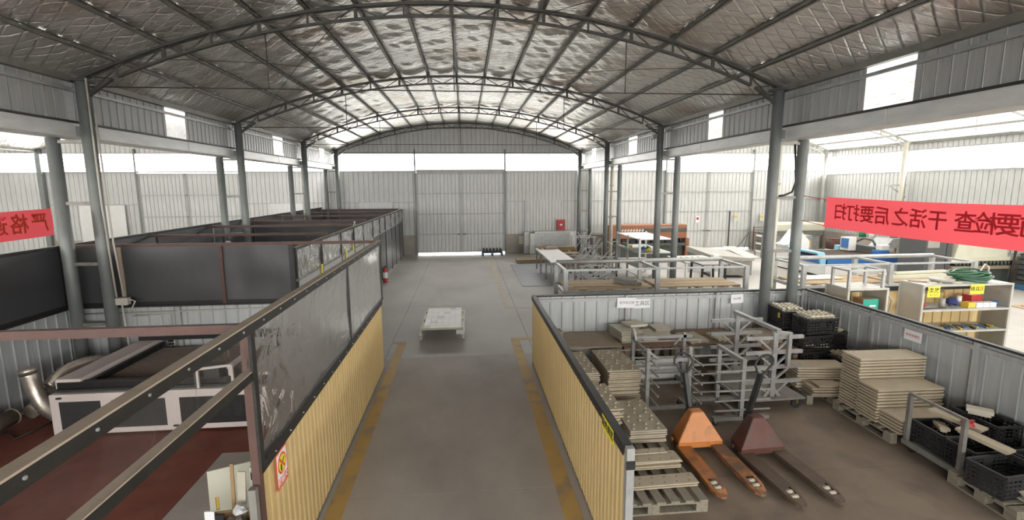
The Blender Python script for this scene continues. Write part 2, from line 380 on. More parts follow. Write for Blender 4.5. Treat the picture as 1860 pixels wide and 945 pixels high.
# floor: slabs with open joints on a dark base
ground = struct('ground', 'pale paving outside the hall', MB().box(-70, 70, -40, 90, -.30, -.12), M['ground'])
floor = struct('floor', 'concrete slab floor with straight joints', MB().box(-31, 18.6, -8.4, 24.0, -.12, -.012), M['joint'])
xs = [-31, -24, -18.3, -12.2, -6.35, -1.42, 1.46, 6.5, 12.4, 18.5]; ys = [-8.3, -4, 0.6, 4.9, 9.22, 13.4, 17.6, 21.6, 24.0]
for i in range(len(xs)-1):
    for j in range(len(ys)-1):
        inside = xs[i] == 1.46 and ys[j+1] < 9.3
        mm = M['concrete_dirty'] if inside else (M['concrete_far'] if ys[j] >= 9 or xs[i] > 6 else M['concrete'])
        box('slab', xs[i]+.004, xs[i+1]-.004, ys[j]+.004, ys[j+1]-.004, -.1, 0, mm, floor)
def line(x0, x1, y0, y1, m):
    o = box('floor_line', x0, x1, y0, y1, 0, .0025, m); o['kind'] = 'structure'; return o
line(-1.29, -1.12, 1.5, 10.28, M['line']); line(-1.42, -1.29, 10.1, 10.28, M['line'])
line(1.08, 1.26, 1.5, 10.28, M['line']); line(1.26, 1.6, 10.1, 10.28, M['line'])
line(1.17, 1.34, 12.9, 22.5, M['line_far']); line(1.34, 1.95, 12.9, 13.06, M['line_far'])

# end wall of the three halls
wb = struct('wall_back', 'grey profiled steel end wall with a strip of daylight and arched gables')
ZS0, ZS1 = 3.97, 4.78
for c, half in HALLS:
    x0, x1 = c-half, c+half
    sheets(wb, x0, YE, 0, x1-x0, ZS1, (lambda x, c=c, half=half: max(zr(x, c, half)+.03, ZS1+.02)), M['galv'])
    dx0, dx1 = {0: (-2.16, 2.08), 12.3: (10.05, 14.58), -12.3: (-14.45, -10.02)}[c]
    for a, b in ((x0, dx0), (dx1, x1)):
        sheets(wb, a, YE, 0, b-a, .90, ZS0, M['galv'])
        box('plinth', a, b, YE-.06, YE+.12, 0, .93, M['plinth'], wb)
    for a, b in ((x0, dx0), (dx0, dx1), (dx1, x1)):
        box('girt', a, b, YE-.05, YE-.01, ZS0-.04, ZS0+.02, M['galv_dark'], wb)
        if b-a < 4: box('girt', a, b, YE-.05, YE-.01, 2.50, 2.54, M['galv_dark'], wb)
    for x in (dx0, dx1): box('pilaster', x-.035, x+.035, YE-.12, YE, 0, ZS1+.2, M['column'], wb)
    box('girt', x0, x1, YE-.05, YE-.01, ZS1-.02, ZS1+.03, M['galv_dark'], wb)
    # panes of the strip
    for a, b in ((x0+.1, dx0-.05), (dx0+.05, dx1-.05), (dx1+.05, x1-.1)):
        w = struct('window_%d' % (1+len([o for o in bpy.data.objects if o.name.startswith('window_') and 'portal' not in o.name])), 'white daylight strip pane above the end wall', MB().box(a, b, YE+.01, YE+.02, ZS0, ZS1), M['pane'])
box('header', -2.1, 2.05, YE-.1, YE-.02, 3.9, 4.05, M['galv_dark'], wb)
sheets(wb, -31, YE, 0, 31-18.4, 0, ZS0, M['galv'])
sheets(wb, -31, YE, 0, 31-18.4, ZS1, (lambda x: max(zr(x, -24.6, 6.1), ZS1+.05)), M['galv'])
struct('window_20', 'white daylight strip pane of the neighbouring hall', MB().box(-31, -18.5, YE+.01, YE+.02, ZS0, ZS1), M['pane'])
box('pilaster', -18.45, -18.25, YE-.2, YE-.02, 0, 5.6, M['column'], wb)

def big_door(n, x0, x1, xm, label, wicket=False):
    d = struct('door_%d' % n, label)
    for a, b, s in ((x0+.03, xm-.005, 0), (xm+.005, x1-.03, 1)):
        sheets(d, a, YE-.06, 0, b-a, .10, 3.90, M['galv'], .7, 4)
        for z in (.12, .98, 1.95, 2.92, 3.86): box('door_rail', a, b, YE-.10, YE-.07, z-.025, z+.025, M['galv_dark'], d)
        for x in (a+.02, b-.02): box('door_stile', x-.022, x+.022, YE-.10, YE-.07, .1, 3.9, M['galv_dark'], d)
    for s in (-1, 1): box('door_latch', xm+s*.05-.03, xm+s*.22, YE-.13, YE-.10, .96, .99, M['black'], d)
    return d
big_door(1, -2.16, 2.08, -.02, 'tall double door of grey steel sheet in the middle of the end wall')
d2 = big_door(2, 10.05, 14.58, 12.25, 'tall double door of pale steel sheet with a small door, in the hall behind the shear')
box('wicket_frame', 13.42, 13.46, YE-.13, YE-.10, .1, 1.95, M['black_frame'], d2)
big_door(3, -14.45, -10.02, -12.4, 'tall double steel door of the hall beyond the curtained booths')

# outer wall of the hall behind the laser table, with its strip of daylight
wr = struct('wall_right', 'grey profiled outer wall with a long strip of daylight')
sheets(wr, 18.4, YE, -PI/2, YE-Y0, .92, 3.75, M['galv'])
sheets(wr, 18.4, YE, -PI/2, YE-Y0, 4.60, 4.98, M['galv'])
box('plinth', 18.34, 18.55, Y0, YE, 0, .92, M['plinth'], wr)
box('girt', 18.33, 18.38, Y0, YE, 3.72, 3.77, M['galv_dark'], wr); box('girt', 18.33, 18.38, Y0, YE, 4.58, 4.63, M['galv_dark'], wr)
box('girt', 18.33, 18.38, Y0, YE, 2.45, 2.50, M['galv_dark'], wr)
for i in range(len(COLY)-1):
    struct('window_%d' % (30+i), 'white daylight strip pane of the outer wall', MB().box(18.41, 18.42, COLY[i]+.06, COLY[i+1]-.06, 3.75, 4.60), M['pane'])
wl = struct('wall_left', 'unseen grey profiled wall added to block daylight from the far hall'); sheets(wl, -31, Y0, PI/2, YE-Y0, 0, 6.2, M['galv'])  # light blocker outside the view, built like the other walls
wf = struct('wall_front', 'unseen grey profiled wall behind the viewpoint, added to shut out sky light')  # out of view; placed to keep open sky from flooding the near floor
sheets(wf, 18.4, Y0, PI, 49.4, 0, 2.4, M['galv']); sheets(wf, 18.4, Y0, PI, 49.4, 4.8, 6.4, M['galv'])
struct('window_40', 'unseen daylight strip behind the viewpoint, added to brighten the near hall', MB().box(-31, 18.4, Y0-.02, Y0-.01, 2.4, 4.8), M['pane'])  # added opening out of view, sized to bring more light to the near hall

# clerestory sheets over the box beams, with bright openings
WIN = {1: [(-4.6, -3.8), (.7, 1.5), (5.97, 6.77), (10.68, 11.33), (16.15, 17.0), (21.3, 22.0)], -1: [(-4.6, -3.8), (.6, 1.3), (5.6, 6.35), (10.88, 11.62), (16.58, 17.4), (21.6, 22.3)]}
for s, nm in ((1, 'wall_clerestory_east'), (-1, 'wall_clerestory_west')):
    w = struct(nm, 'grey sheet clerestory above the box beam')
    cuts = sorted(WIN[s]); y = Y0
    X = s*5.83
    for (a, b) in cuts + [(YE, YE)]:
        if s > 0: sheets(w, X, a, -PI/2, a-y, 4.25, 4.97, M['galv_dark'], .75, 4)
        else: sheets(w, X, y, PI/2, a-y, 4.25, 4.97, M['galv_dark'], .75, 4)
        y = b
    for i, (a, b) in enumerate(cuts):
        struct('window_%d' % ((50 if s > 0 else 60)+i), 'bright translucent panel in the clerestory', MB().box(X+s*.01, X+s*.02, a, b, 4.25, 4.97), M['pane_frosted'])
    box('girt', X-s*.07, X-s*.03, Y0, YE, 4.72, 4.77, M['galv_steel'], w)
    box('sill_trim', X-s*.08, X, Y0, YE, 4.25, 4.275, M['black_frame'], w)

# box beams carried by the outer posts
for s in (1, -1):
    ys_ = [Y0, -4.4, .9, 6.3, 11.55, 16.8, 22.0, YE-.15]
    b = struct('beam', 'galvanised box beam under the %s clerestory' % ('east' if s > 0 else 'west'))
    for i in range(len(ys_)-1):
        bevel(box('beam_segment', s*5.78, s*6.2, ys_[i]+.004, ys_[i+1]-.004, 4.03, 4.248, M['beam'], b), .012)

# steel posts in laced pairs
def column_pair(s, y):
    r = struct('column_pair', 'pair of round grey steel columns tied by short bars')
    x1, x2 = s*5.64, s*6.17
    tube('inner_column', [(x1, y, 0), (x1, y, 4.9)], .092, M['column'], r, 20)
    tube('outer_column', [(x2, y, 0), (x2, y, 4.03)], .092, M['column'], r, 20)
    box('base_plate', min(x1, x2)-.14, max(x1, x2)+.14, y-.14, y+.14, 0, .015, M['column'], r)
    for z in (1.05, 2.05, 3.02, 3.97): box('lacing_bar', min(x1, x2)+.05, max(x1, x2)-.05, y-.03, y+.03, z-.025, z+.025, M['galv_old'], r)
    box('cap_plate', x1-.13, x1+.13, y-.12, y+.12, 4.86, 4.9, M['truss'], r)
    box('seat_bracket', min(x1, s*5.8), max(x1, s*5.8), y-.05, y+.05, 4.05, 4.2, M['column'], r)
    return r
COLS = {}
for s in (1, -1):
    for y in COLY: COLS[s, y] = column_pair(s, y)
def outer_column(x, y, m):
    r = struct('column', 'pale round column against the outer wall')
    tube('shaft', [(x, y, 0), (x, y, 4.9)], .085, m, r, 16)
for y in COLY[1:]: outer_column(18.15, y, M['pale_steel'])
outer_column(17.75, 18.6, M['pvc'])

# roof: foil strips between purlins, purlins, arched lattice trusses
roof = struct('ceiling', 'arched roof lined with quilted silver foil insulation on steel purlins')
NP = 15
TH = math.asin(HALF/RAD)
def arch_nodes(n): return [math.sin(-TH + 2*TH*i/n)*RAD for i in range(n+1)]
PX = arch_nodes(NP+1)                                    # purlin stations, ends at the eaves
def foil_strip(xa, xb, c, half, sag, seed, ny=220, nx=6):
    rnd = random.Random(seed); sc = half/HALF
    ph = [rnd.uniform(0, 6.28) for _ in range(6)]
    def P(u, v):
        y = Y0 + (YE+.05-Y0)*v; x = xa + (xb-xa)*u
        bay = (y-3.19)/5.26; tb = abs(math.sin(PI*bay))
        dz = -sag*math.sin(PI*u)*(.75+.25*math.sin(2.1*y+ph[0]))*(.45+.55*(1-tb)**2+.25) - .016*math.sin(9*y+ph[1]+3*u+1.5*math.sin(1.7*y+ph[3]))*math.sin(PI*u) - .008*math.sin(21*y+ph[2]+7*u+2*math.sin(2.3*y+ph[4]))
        return (c+x*sc, y, zr(x) + dz + .01)
    return MB().grid(P, nx, ny)
for c, half in ROOFS:
    for i in range(NP+1):
        frp = c > 0 or (c < 0 and i % 3 == 1)  # west halls: unseen skylights, every third sheet, added to brighten them
        if frp: obj('skylight_sheet', foil_strip(PX[i], PX[i+1], c, half, .0, i, 32, 3), M['frp'], roof)
        else: obj('foil_sheet', foil_strip(PX[i], PX[i+1], c, half, .05, i*7+int(c)), M['foil'], roof)
    for i in range(1, NP+1) if c >= 0 else []:
        x = PX[i]*half/HALF + c; z = zr(PX[i])
        m = M['purlin'] if c == 0 else M['pale_steel']
        b = MB().box(x-.028, x+.028, Y0, YE, z-.055, z-.048).box(x-.028, x-.02, Y0, YE, z-.055, z+.01).box(x-.028, x+.028, Y0, YE, z+.002, z+.01)
        obj('purlin', b, m, roof)
    for s in (-1, 1):
        x = c+s*(half-.02); obj('eaves_purlin', MB().box(x-.05, x+.05, Y0, YE, 4.86, 4.96), M['purlin'], roof)
def truss(y, c, half, m, label):
    t = struct('roof_truss', label)
    sc = half/HALF; drop = .085; dep = .27
    def pt(x, d): return Vector((c+x*sc, y, zr(x)-d))
    end = 5.66
    xs_ = [-end] + PX[1:-1] + [end]
    fine = []
    for i in range(len(xs_)-1): fine += [xs_[i], (xs_[i]+xs_[i+1])/2]
    fine.append(end)
    bottom = [x for x in fine if abs(x) < 5.3]
    for off in (-.045, .045):
        b = MB()
        for i in range(len(fine)-1): p, q = pt(fine[i], drop), pt(fine[i+1], drop); b.bar(p+Vector((0, off, 0)), q+Vector((0, off, 0)), .03, .04)
        obj('top_chord', b, m, t)
    b = MB()
    for i in range(len(bottom)-1): b.bar(pt(bottom[i], dep), pt(bottom[i+1], dep), .07, .035)
    for s in (-1, 1): b.bar(pt(s*5.2, dep), Vector((c+s*5.62*sc, y, 4.62)), .06, .035)
    obj('bottom_chord', b, m, t)
    for i, x in enumerate(PX[1:-1]):
        if abs(x) < 5.3:
            obj('web_post', MB().bar(pt(x, drop-.03), pt(x, dep), .055 if i % 2 else .03, .03), m, t)
    for i in range(1, len(PX)-2):
        xm = (PX[i]+PX[i+1])/2
        for x in (PX[i], PX[i+1]):
            if abs(xm) < 5.3: obj('web_diagonal', MB().bar(pt(x, drop), pt(xm, dep), .018, .018), m, t)
    for s in (-1, 1):
        obj('web_diagonal', MB().bar(pt(s*5.55, drop), pt(s*5.2, dep), .02, .02), m, t)
        obj('web_diagonal', MB().bar(pt(s*5.0, drop), Vector((c+s*5.62*sc, y, 4.64)), .02, .02), m, t)
    zt = 4.80
    obj('tie_rod', MB().tube([(c-5.6*sc, y+.03, zt), (c+5.6*sc, y+.03, zt)], .010, 6), m, t)
    for x in (-2.9, .02, 2.9): obj('hanger', MB().tube([(c+x*sc, y+.03, zt-.01), (c+x*sc, y+.03, zr(x)-dep)], .009, 6), m, t)
for i, y in enumerate(COLY[2:]): truss(y+(0 if i < 3 else -.02), 0, 5.8, M['truss'], 'dark arched lattice truss of the main hall')
for y in COLY[1:]: truss(y, 12.3, 6.1, M['pale_steel'], 'pale arched lattice truss of the bright hall')
# cross bracing rods under the foil
for k, (xa, ya, xb, yb) in enumerate([(-4.85, 8.5, -1.6, 13.6), (-1.6, 8.5, -4.85, 13.6), (4.85, 8.5, 1.6, 13.6), (4.85, 3.3, 1.6, 8.4), (-4.85, 3.3, -1.6, 8.4)]):
    pts = [(xa+(xb-xa)*i/8, ya+(yb-ya)*i/8, zr(xa+(xb-xa)*i/8)-.10) for i in range(9)]
    obj('bracing_rod', MB().tube(pts, .006, 5), M['truss'], roof)

# rain pipes between the column pairs
def rain_pipe(x, y, z1):
    p = thing('rain_pipe', 'cream plastic rain pipe standing behind the %s' % ('columns beside the black crates' if y < 10 and x > 0 else 'third column pair on the %s' % ('shear side' if x > 0 else 'booth side')), 'pipe', (x, y, 0))
    tube('pipe_run', [(0, 0, 0), (0, 0, z1)], .075, M['pvc'], p, 16)
    for z in (.9, 2.0, 3.3): obj('coupling', MB().tube([(0, 0, z-.05), (0, 0, z+.05)], .085, 16), M['pvc'], p)
rain_pipe(6.17, 9.15, 4.02); rain_pipe(6.08, 19.7, 4.02); rain_pipe(-5.95, 19.7, 4.02)
for s in (-1, 1):
    sheets(wb, min(s*5.79, s*6.21), YE-.01, 0, .42, .0, 4.98, M['galv'], .42, 2)

# ------------------------------------------------------------------ west side: cutting room behind the yellow half wall
HT = 1.29                                   # height of the half walls
ZT = 2.33                                   # height of the upper rails
def half_wall(name, label, x, y, th, length, m, back, sill=M['black_frame'], zt=HT, ends=True, w=.82, n=8, inner_rail=True):
    """yellow / grey profiled sheets standing on the floor with a capping angle and posts"""
    r = thing(name, label, 'partition')
    sheets(r, x, y, th, length, .015, zt-.03, m, w, n, .016, back)
    e = (x+math.cos(th)*length, y+math.sin(th)*length); nx, ny = -math.sin(th), math.cos(th)
    def seg(nm, z0, z1, d0, d1, mm):
        b = MB(); b.bar((x+nx*(d0+d1)/2, y+ny*(d0+d1)/2, (z0+z1)/2), (e[0]+nx*(d0+d1)/2, e[1]+ny*(d0+d1)/2, (z0+z1)/2), d1-d0, z1-z0)
        obj(nm, b, mm, r)
    seg('capping', zt-.03, zt, -.02, .05, sill); seg('capping_lip', zt-.09, zt-.03, -.02, -.012, sill)
    seg('sill_channel', 0, .03, -.01, .04, M['galv_old'])
    if inner_rail: seg('inner_rail', zt-.13, zt-.07, .02, .065, M['galv_dark'])
    k = max(1, round(length/1.7))
    for i in range(k+1):
        px, py = x+(e[0]-x)*i/k, y+(e[1]-y)*i/k
        px += nx*.045 + math.cos(th)*(.03 if i == 0 else -.03 if i == k else 0); py += ny*.045 + math.sin(th)*(.03 if i == 0 else -.03 if i == k else 0)
        bar('post', (px, py, .0), (px, py, zt-.03), .05, .06, M['galv_dark'], r)
    return r
# aisle-side wall: yellow face towards the aisle
half_wall('half_wall', 'yellow profiled half wall carrying the clear film screen along the aisle', -1.35, 3.45, PI/2, 5.25, M['yellow_sheet'], M['galv_room'])
half_wall('half_wall', 'grey sheet half wall below the black curtain at the end of the cutting room', -1.42, 8.72, PI, 4.95, M['galv_room'], M['galv_room'], w=.82, n=4, inner_rail=False)
half_wall('half_wall', 'grey sheet half wall below the black curtain along the cutting room side', -6.45, 8.68, -PI/2, 8.0, M['galv_room'], M['galv_room'], n=4, inner_rail=False)

# film screen over the yellow wall
fs = thing('film_screen', 'steel frame with clear plastic film above the yellow half wall', 'screen')
X = -1.35
box('rail_top', X-.035, X+.035, .85, 8.72, ZT-.004, ZT+.006, M['dusty'], fs)
box('top_rail', X-.035, X+.035, .85, 8.72, ZT-.07, ZT-.004, M['black_frame'], fs)
box('middle_rail', X-.03, X+.03, .85, 3.40, 1.93, 1.99, M['black_frame'], fs)
box('rail_top', X-.03, X+.03, .85, 3.40, 1.99, 1.998, M['dusty'], fs)
box('bottom_rail', X+.0, X+.04, 3.5, 8.7, HT, HT+.035, M['black_frame'], fs)
box('corner_post', X-.035, X+.02, 3.40, 3.46, 0.0, ZT-.07, M['brown_steel'], fs)
box('corner_strip', X+.021, X+.04, 3.40, 3.46, HT, ZT-.07, M['black_frame'], fs)
for y in (6.28, 8.69): box('post', X-.02, X+.03, y-.025, y+.025, HT+.035, ZT-.07, M['black_frame'], fs)
for a, b, z0 in ((3.47, 6.25, HT+.035), (6.31, 8.66, HT+.035), (.85, 3.4, 2.0)):
    rnd = random.Random(int(a*10)); nv = 10
    pb = MB().grid(lambda u, v, a=a, b=b, z0=z0: (X+.02+.006*math.sin(9*u+4*v), a+(b-a)*u, z0+(ZT-.07-z0)*v), 20, 8)
    obj('film_pane', pb, M['film'], fs)
bo = MB()
for i in range(24): y = 1.0+i*.33; bo.tube([(X+.034, y, ZT-.03), (X+.042, y, ZT-.03)], .008, 6)
for i in range(16): y = 3.7+i*.33; bo.tube([(X+.03, y, HT-.05), (X+.006, y, HT-.05)], .006, 6)
s_ = obj('screw_heads', bo, M['galv_steel'], fs); s_['kind'] = 'stuff'
cb = thing('cross_bar', 'brown steel cross bar from the doorway post over the cutting room', 'bar')
box('bar_tube', -6.45, X-.036, 3.40, 3.45, ZT-.06, ZT, M['brown_steel'], cb)
tag(box('steel_post', -1.385, -1.335, 3.32, 3.37, 0, 1.16, M['galv_old']), 'grey steel channel standing at the end of the yellow half wall', 'post')

# curtain on the end wall of the room
def curtain_sheet(ax, a, b, fixed, z0, z1, seed, amp=.012, nu=28, nv=10):
    rnd = random.Random(seed); p = [rnd.uniform(0, 6) for _ in range(5)]
    def P(u, v):
        d = amp*(math.sin(5*u+p[0]+2*v)+.6*math.sin(13*u+p[1]-3*v)+.5*math.sin(7*v+p[2]))*math.sin(PI*min(1, max(0, v)))
        t = a+(b-a)*u; z = z0+(z1-z0)*v
        return (t, fixed+d, z) if ax == 'x' else (fixed+d, t, z)
    return MB().grid(P, nu, nv)
cs = thing('curtain_screen', 'long black curtain stretched in a brown frame across the cutting room end', 'curtain')
Yb = 8.74
box('top_rail', -6.45, X-.04, Yb-.025, Yb+.025, ZT-.05, ZT, M['brown_steel'], cs)
box('bottom_rail', -6.45, -2.85, Yb-.03, Yb+.02, HT, HT+.05, M['black_frame'], cs)
for a, b, sd in ((-6.42, -4.0, 1), (-3.96, -2.85, 2)): obj('curtain_cloth', curtain_sheet('x', a, b, Yb-.01, HT+.05, ZT-.05, sd), M['curtain'], cs)
box('post', -4.01, -3.95, Yb-.045, Yb-.015, HT-.02, ZT-.05, M['brown_steel'], cs)
box('post', -2.87, -2.80, Yb-.035, Yb+.03, HT, ZT-.05, M['black_frame'], cs)
box('post', -5.62, -5.56, Yb-.035, Yb+.03, HT, ZT-.05, M['dusty'], cs)
obj('film_pane', curtain_sheet('x', -2.8, X-.04, Yb, HT+.01, ZT-.05, 5, .01), M['film'], cs)
cw = thing('curtain_screen', 'black curtain stretched along the cutting room side behind the columns', 'curtain')
box('top_rail', -6.475, -6.425, .5, 8.68, ZT-.05, ZT, M['black_frame'], cw); box('bottom_rail', -6.475, -6.425, .5, 8.68, HT, HT+.05, M['black_frame'], cw)
for a, b, sd in ((.6, 3.4, 3), (3.4, 6.2, 4), (6.2, 8.66, 6)): obj('curtain_cloth', curtain_sheet('y', a, b, -6.44, HT+.05, ZT-.05, sd), M['curtain'], cw)
for y in (3.4, 6.2, 8.62): box('post', -6.47, -6.43, y-.02, y+.02, HT, ZT-.05, M['black_frame'], cw)

# red floor covering
rug = MB(); rug.prism([(-6.3, .4), (-2.89, .4), (-2.89, 6.0), (-1.42, 6.0), (-1.42, 8.6), (-6.3, 8.6)], 'z', 0, .004)
tag(obj('floor_mat', rug, M['mat_red']), 'red brown floor covering under the laser cutter', 'mat')

# laser cutter
lc = thing('laser_cutter', 'off white flatbed laser cutter with dark front panels on the red floor', 'machine', (-5.27, 6.6, 0))
W, D, H = 2.78, 1.9, .62
b = box('cabinet', 0, W, 0, D, .04, H-.02, M['white_pink'], lc); bevel(b, .015)
for x in (.15, W-.15):
    for y in (.15, D-.15): obj('foot', MB().tube([(x, y, .004), (x, y, .05)], .04, 10), M['black'], lc)
pos = [(.12, .62), (.76, 1.42), (1.60, 2.62)]
for i, (a, c_) in enumerate(pos):
    p = box('front_panel', a, c_, -.006, .004, .12, .50, M['dark_panel' if i < 2 else 'black'], lc)
    if i == 2:
        lv = MB()
        for r_ in range(6):
            for k in range(5): lv.box(.22+k*.16+a-.0, .22+k*.16+a+.09, -.012, -.006, .22+r_*.03, .228+r_*.03)
        o = obj('louvre', lv, M['dark_panel'], p); o['kind'] = 'stuff'
box('latch', .10, .16, -.02, 0, .545, .565, M['black'], lc); box('latch', 1.50, 1.56, -.02, 0, .10, .12, M['black'], lc)
box('bed', .34, W-.34, .22, D-.15, H-.02, H+.01, M['bed'], lc)
slm = MB()
for k in range(34): y = .26+k*.044; slm.box(.36, W-.36, y-.004, y+.004, H+.01, H+.022)
o = obj('bed_slats', slm, M['bed'], lc); o['kind'] = 'stuff'
for a in (0, W-.36):
    g = bevel(box('side_rail_cover', a+.02, a+.34, .1, D, H, H+.15, M['white_pink'], lc), .02)
ch = MB()
for k in range(30): y = .16+k*.056; ch.box(.36, .42, y, y+.04, H+.02, H+.10)
o = obj('cable_chain', ch, M['black'], lc); o['kind'] = 'stuff'
box('gantry', .05, W-.05, .09, .19, H+.02, H+.11, M['black'], lc, .01)
box('gantry_lid', .05, W-.05, .03, .085, H, H+.03, M['dark_panel'], lc)
hd = box('laser_head', 1.92, 2.12, .02, .22, H+.11, H+.28, M['dark_panel'], lc, .01)
fr = MB(); fr.bar((1.86, .0, H+.0), (1.86, .0, H+.26), .03, .03).bar((1.86, 0, H+.26), (2.3, 0, H+.30), .03, .03).bar((2.3, 0, H+.3), (2.3, 0, H), .03, .03)
obj('head_guard', fr, M['white_pink'], lc)
box('rear_beam', .05, W-.05, D-.14, D-.02, H+.15, H+.24, M['black'], lc)
wr_ = MB(); wr_.bar((2.22, .1, .86), (2.24, 1.7, .86), .06, .05).bar((2.22, .14, .62), (2.22, .14, .86), .05, .05).bar((2.24, 1.66, .62), (2.24, 1.66, .86), .05, .05)
obj('white_rail', wr_, M['white_pink'], lc)
hp = MB(); hp.tube([(2.34, 1.74, .62), (2.34, 1.74, .88), (2.38, 1.74, .93), (2.56, 1.74, .93), (2.60, 1.74, .88), (2.60, 1.74, .62)], .03, 8)
obj('white_hoop', hp, M['white_pink'], lc)

bk = thing('machine_hood', 'off white angled machine cover standing behind the film near the laser cutter', 'machine', (-2.46, 6.36, 0))
obj('cover', MB().prism([(0, .02), (.44, .02), (.44, .50), (.32, .64), (0, .66)], 'y', 0, 1.5), M['white_pink'], bk)
sw = MB(); sw.prism([(.06, .60), (.16, .53), (.24, .40), (.30, .22), (.22, .14), (.15, .30), (.08, .46)], 'y', -.008, .0)
obj('black_trim', sw, M['black'], bk); box('door_panel', .32, .42, -.006, 0, .1, .48, M['white_pink'], bk)

# ducts behind the cutter
dh = thing('flexible_hose', 'silver corrugated aluminium hose bending up from the laser cutter', 'hose')
def ribbed(pts, r, n=14, step=.026):
    P = [Vector(p) for p in pts]; out = []
    for i in range(len(P)-1):
        for k in range(12):
            t = k/12; a, b, c, d = P[max(i-1, 0)], P[i], P[i+1], P[min(i+2, len(P)-1)]
            out.append(.5*((2*b)+(c-a)*t+(2*a-5*b+4*c-d)*t*t+(3*b-a-3*c+d)*t**3))
    out.append(P[-1]); L = [out[0]]
    for p in out[1:]:
        while (p-L[-1]).length >= step: L.append(L[-1]+(p-L[-1]).normalized()*step)
    return MB().tube(L, r, n, radii=[r*(1+.14*(i % 2)) for i in range(len(L))])
obj('hose_wall', ribbed([(-5.42, 6.95, .16), (-5.62, 6.98, .28), (-5.74, 7.0, .5), (-5.80, 7.0, .78)], .095), M['foil_hose'], dh)
obj('hose_end', MB().tube([(-5.80, 7.0, .77), (-5.81, 7.0, .84)], .105, 14), M['foil_hose'], dh)
dh2 = thing('flexible_hose', 'dusty ribbed hose arching behind the laser cutter', 'hose')
obj('hose_wall', ribbed([(-5.72, 7.18, .50), (-5.62, 7.4, .66), (-5.45, 7.7, .68), (-5.36, 8.0, .5)], .075), M['foil_hose'], dh2)
dp = thing('duct_pipe', 'dusty tan duct pipe lying along the floor beside the cutting room wall', 'pipe')
obj('pipe_run', MB().tube([(-6.05, 6.0, .20), (-6.0, 6.9, .20)], .11, 14), M['duct'], dp); obj('pipe_mouth', MB().ring((-6.0, 6.9, .20), .108, .012, 'y', 16, 6), M['duct'], dp)
dp2 = thing('duct_pipe', 'grey duct pipe sloping up towards the columns behind the laser cutter', 'pipe')
obj('pipe_run', MB().tube([(-5.95, 7.1, .16), (-5.72, 8.2, .42)], .10, 14), M['duct'], dp2); obj('pipe_mouth', MB().ring((-5.72, 8.2, .42), .10, .012, 'y', 16, 6), M['duct'], dp2)
cbk = MB()
cbk.tube([(-6.2, 6.5, .02), (-6.0, 6.8, .03), (-5.75, 6.6, .02), (-5.6, 7.2, .03), (-5.9, 7.5, .02)], .012, 6)
tag(obj('cable', cbk, M['black']), 'black cable lying on the floor beside the tan duct', 'cable')

# conduits and sockets on the end wall and the column
cd = COLS[-1, 8.45]
obj('conduit_run', MB().tube([(-5.50, 8.33, 4.9), (-5.50, 8.33, 3.0), (-5.50, 8.40, 1.5)], .014, 8), M['conduit'], cd)
obj('conduit_run', MB().tube([(-5.49, 8.42, 4.4), (-5.46, 8.42, 2.4), (-5.42, 8.45, 1.5)], .014, 8), M['conduit'], cd)
box('junction_box', -5.55, -5.36, 8.42, 8.52, 1.36, 1.48, M['conduit'], cd, .01)
obj('conduit_run', MB().tube([(-5.48, 8.47, 1.38), (-5.48, 8.55, 0.1)], .014, 8), M['conduit'], cd)
obj('bracket', MB().tube([(-5.40, 8.44, 1.48), (-5.25, 8.44, 1.42), (-5.36, 8.44, 1.22)], .012, 6), M['conduit'], cd)
ce = thing('conduit', 'thin white conduit running along the grey sheet end wall to the socket', 'conduit')
obj('conduit_run', MB().tube([(-6.2, 8.66, 1.17), (-1.5, 8.66, 1.20)], .012, 8), M['conduit'], ce)
obj('conduit_run', MB().tube([(-5.44, 8.65, 1.12), (-4.86, 8.65, 1.13), (-4.86, 8.65, .80)], .012, 8), M['conduit'], ce)
sk = box('socket_box', -4.90, -4.80, 8.60, 8.66, .60, .78, M['conduit'], ce, .006)
for k in range(3): box('plug', -4.885, -4.815, 8.56, 8.60, .62+k*.05, .65+k*.05, M['black'], ce)
obj('flex', MB().tube([(-4.83, 8.58, .6), (-4.75, 8.6, .35), (-4.7, 8.6, .03)], .012, 6), M['black'], ce)

# bin and white board near the doorway
bn = thing('waste_bin', 'white and brown open waste carton by the end of the yellow half wall', 'bin', (-1.93, 4.18, 0), .08)
w2, d2_, hb = .21, .17, .34
for a in ((-w2, w2, -d2_, -d2_+.008), (-w2, w2, d2_-.008, d2_), (-w2, -w2+.008, -d2_+.008, d2_-.008), (w2-.008, w2, -d2_+.008, d2_-.008)):
    obj('side', MB().box(a[0], a[1], a[2], a[3], .005, hb), M['white'] if a[3] == -d2_+.008 else M['cardboard'], bn)
obj('bottom', MB().box(-w2+.008, w2-.008, -d2_+.008, d2_-.008, .005, .015), M['cardboard'], bn)
def crumple(seed, r, c):
    rnd = random.Random(seed); b = MB(); n = 7
    pts = {}
    def P(u, v):
        k = (round(u*n) % n, round(v*5))
        if k not in pts: pts[k] = rnd.uniform(.55, 1.15)
        t = 2*PI*u; p = PI*v; q = r*pts[k] if 0 < v < 1 else r*.7
        return (c[0]+q*math.sin(p)*math.cos(t), c[1]+q*math.sin(p)*math.sin(t), c[2]+q*.75*math.cos(p))
    return b.grid(P, n, 5, 0, False)
tag(obj('waste_bag', crumple(3, .10, (-1.92, 4.19, .30)), M['duct']), 'crumpled tan plastic bag filling the waste carton', 'bag')
tag(obj('waste_paper', crumple(9, .065, (-1.87, 4.2, .43)), M['paper']), 'crumpled white paper on top of the waste carton', 'paper')
tag(obj('wood_stick', MB().bar((-1.99, 4.325, .1), (-1.97, 4.325, .80), .03, .012), M['cardboard']), 'thin tan stick standing in the waste carton', 'stick')
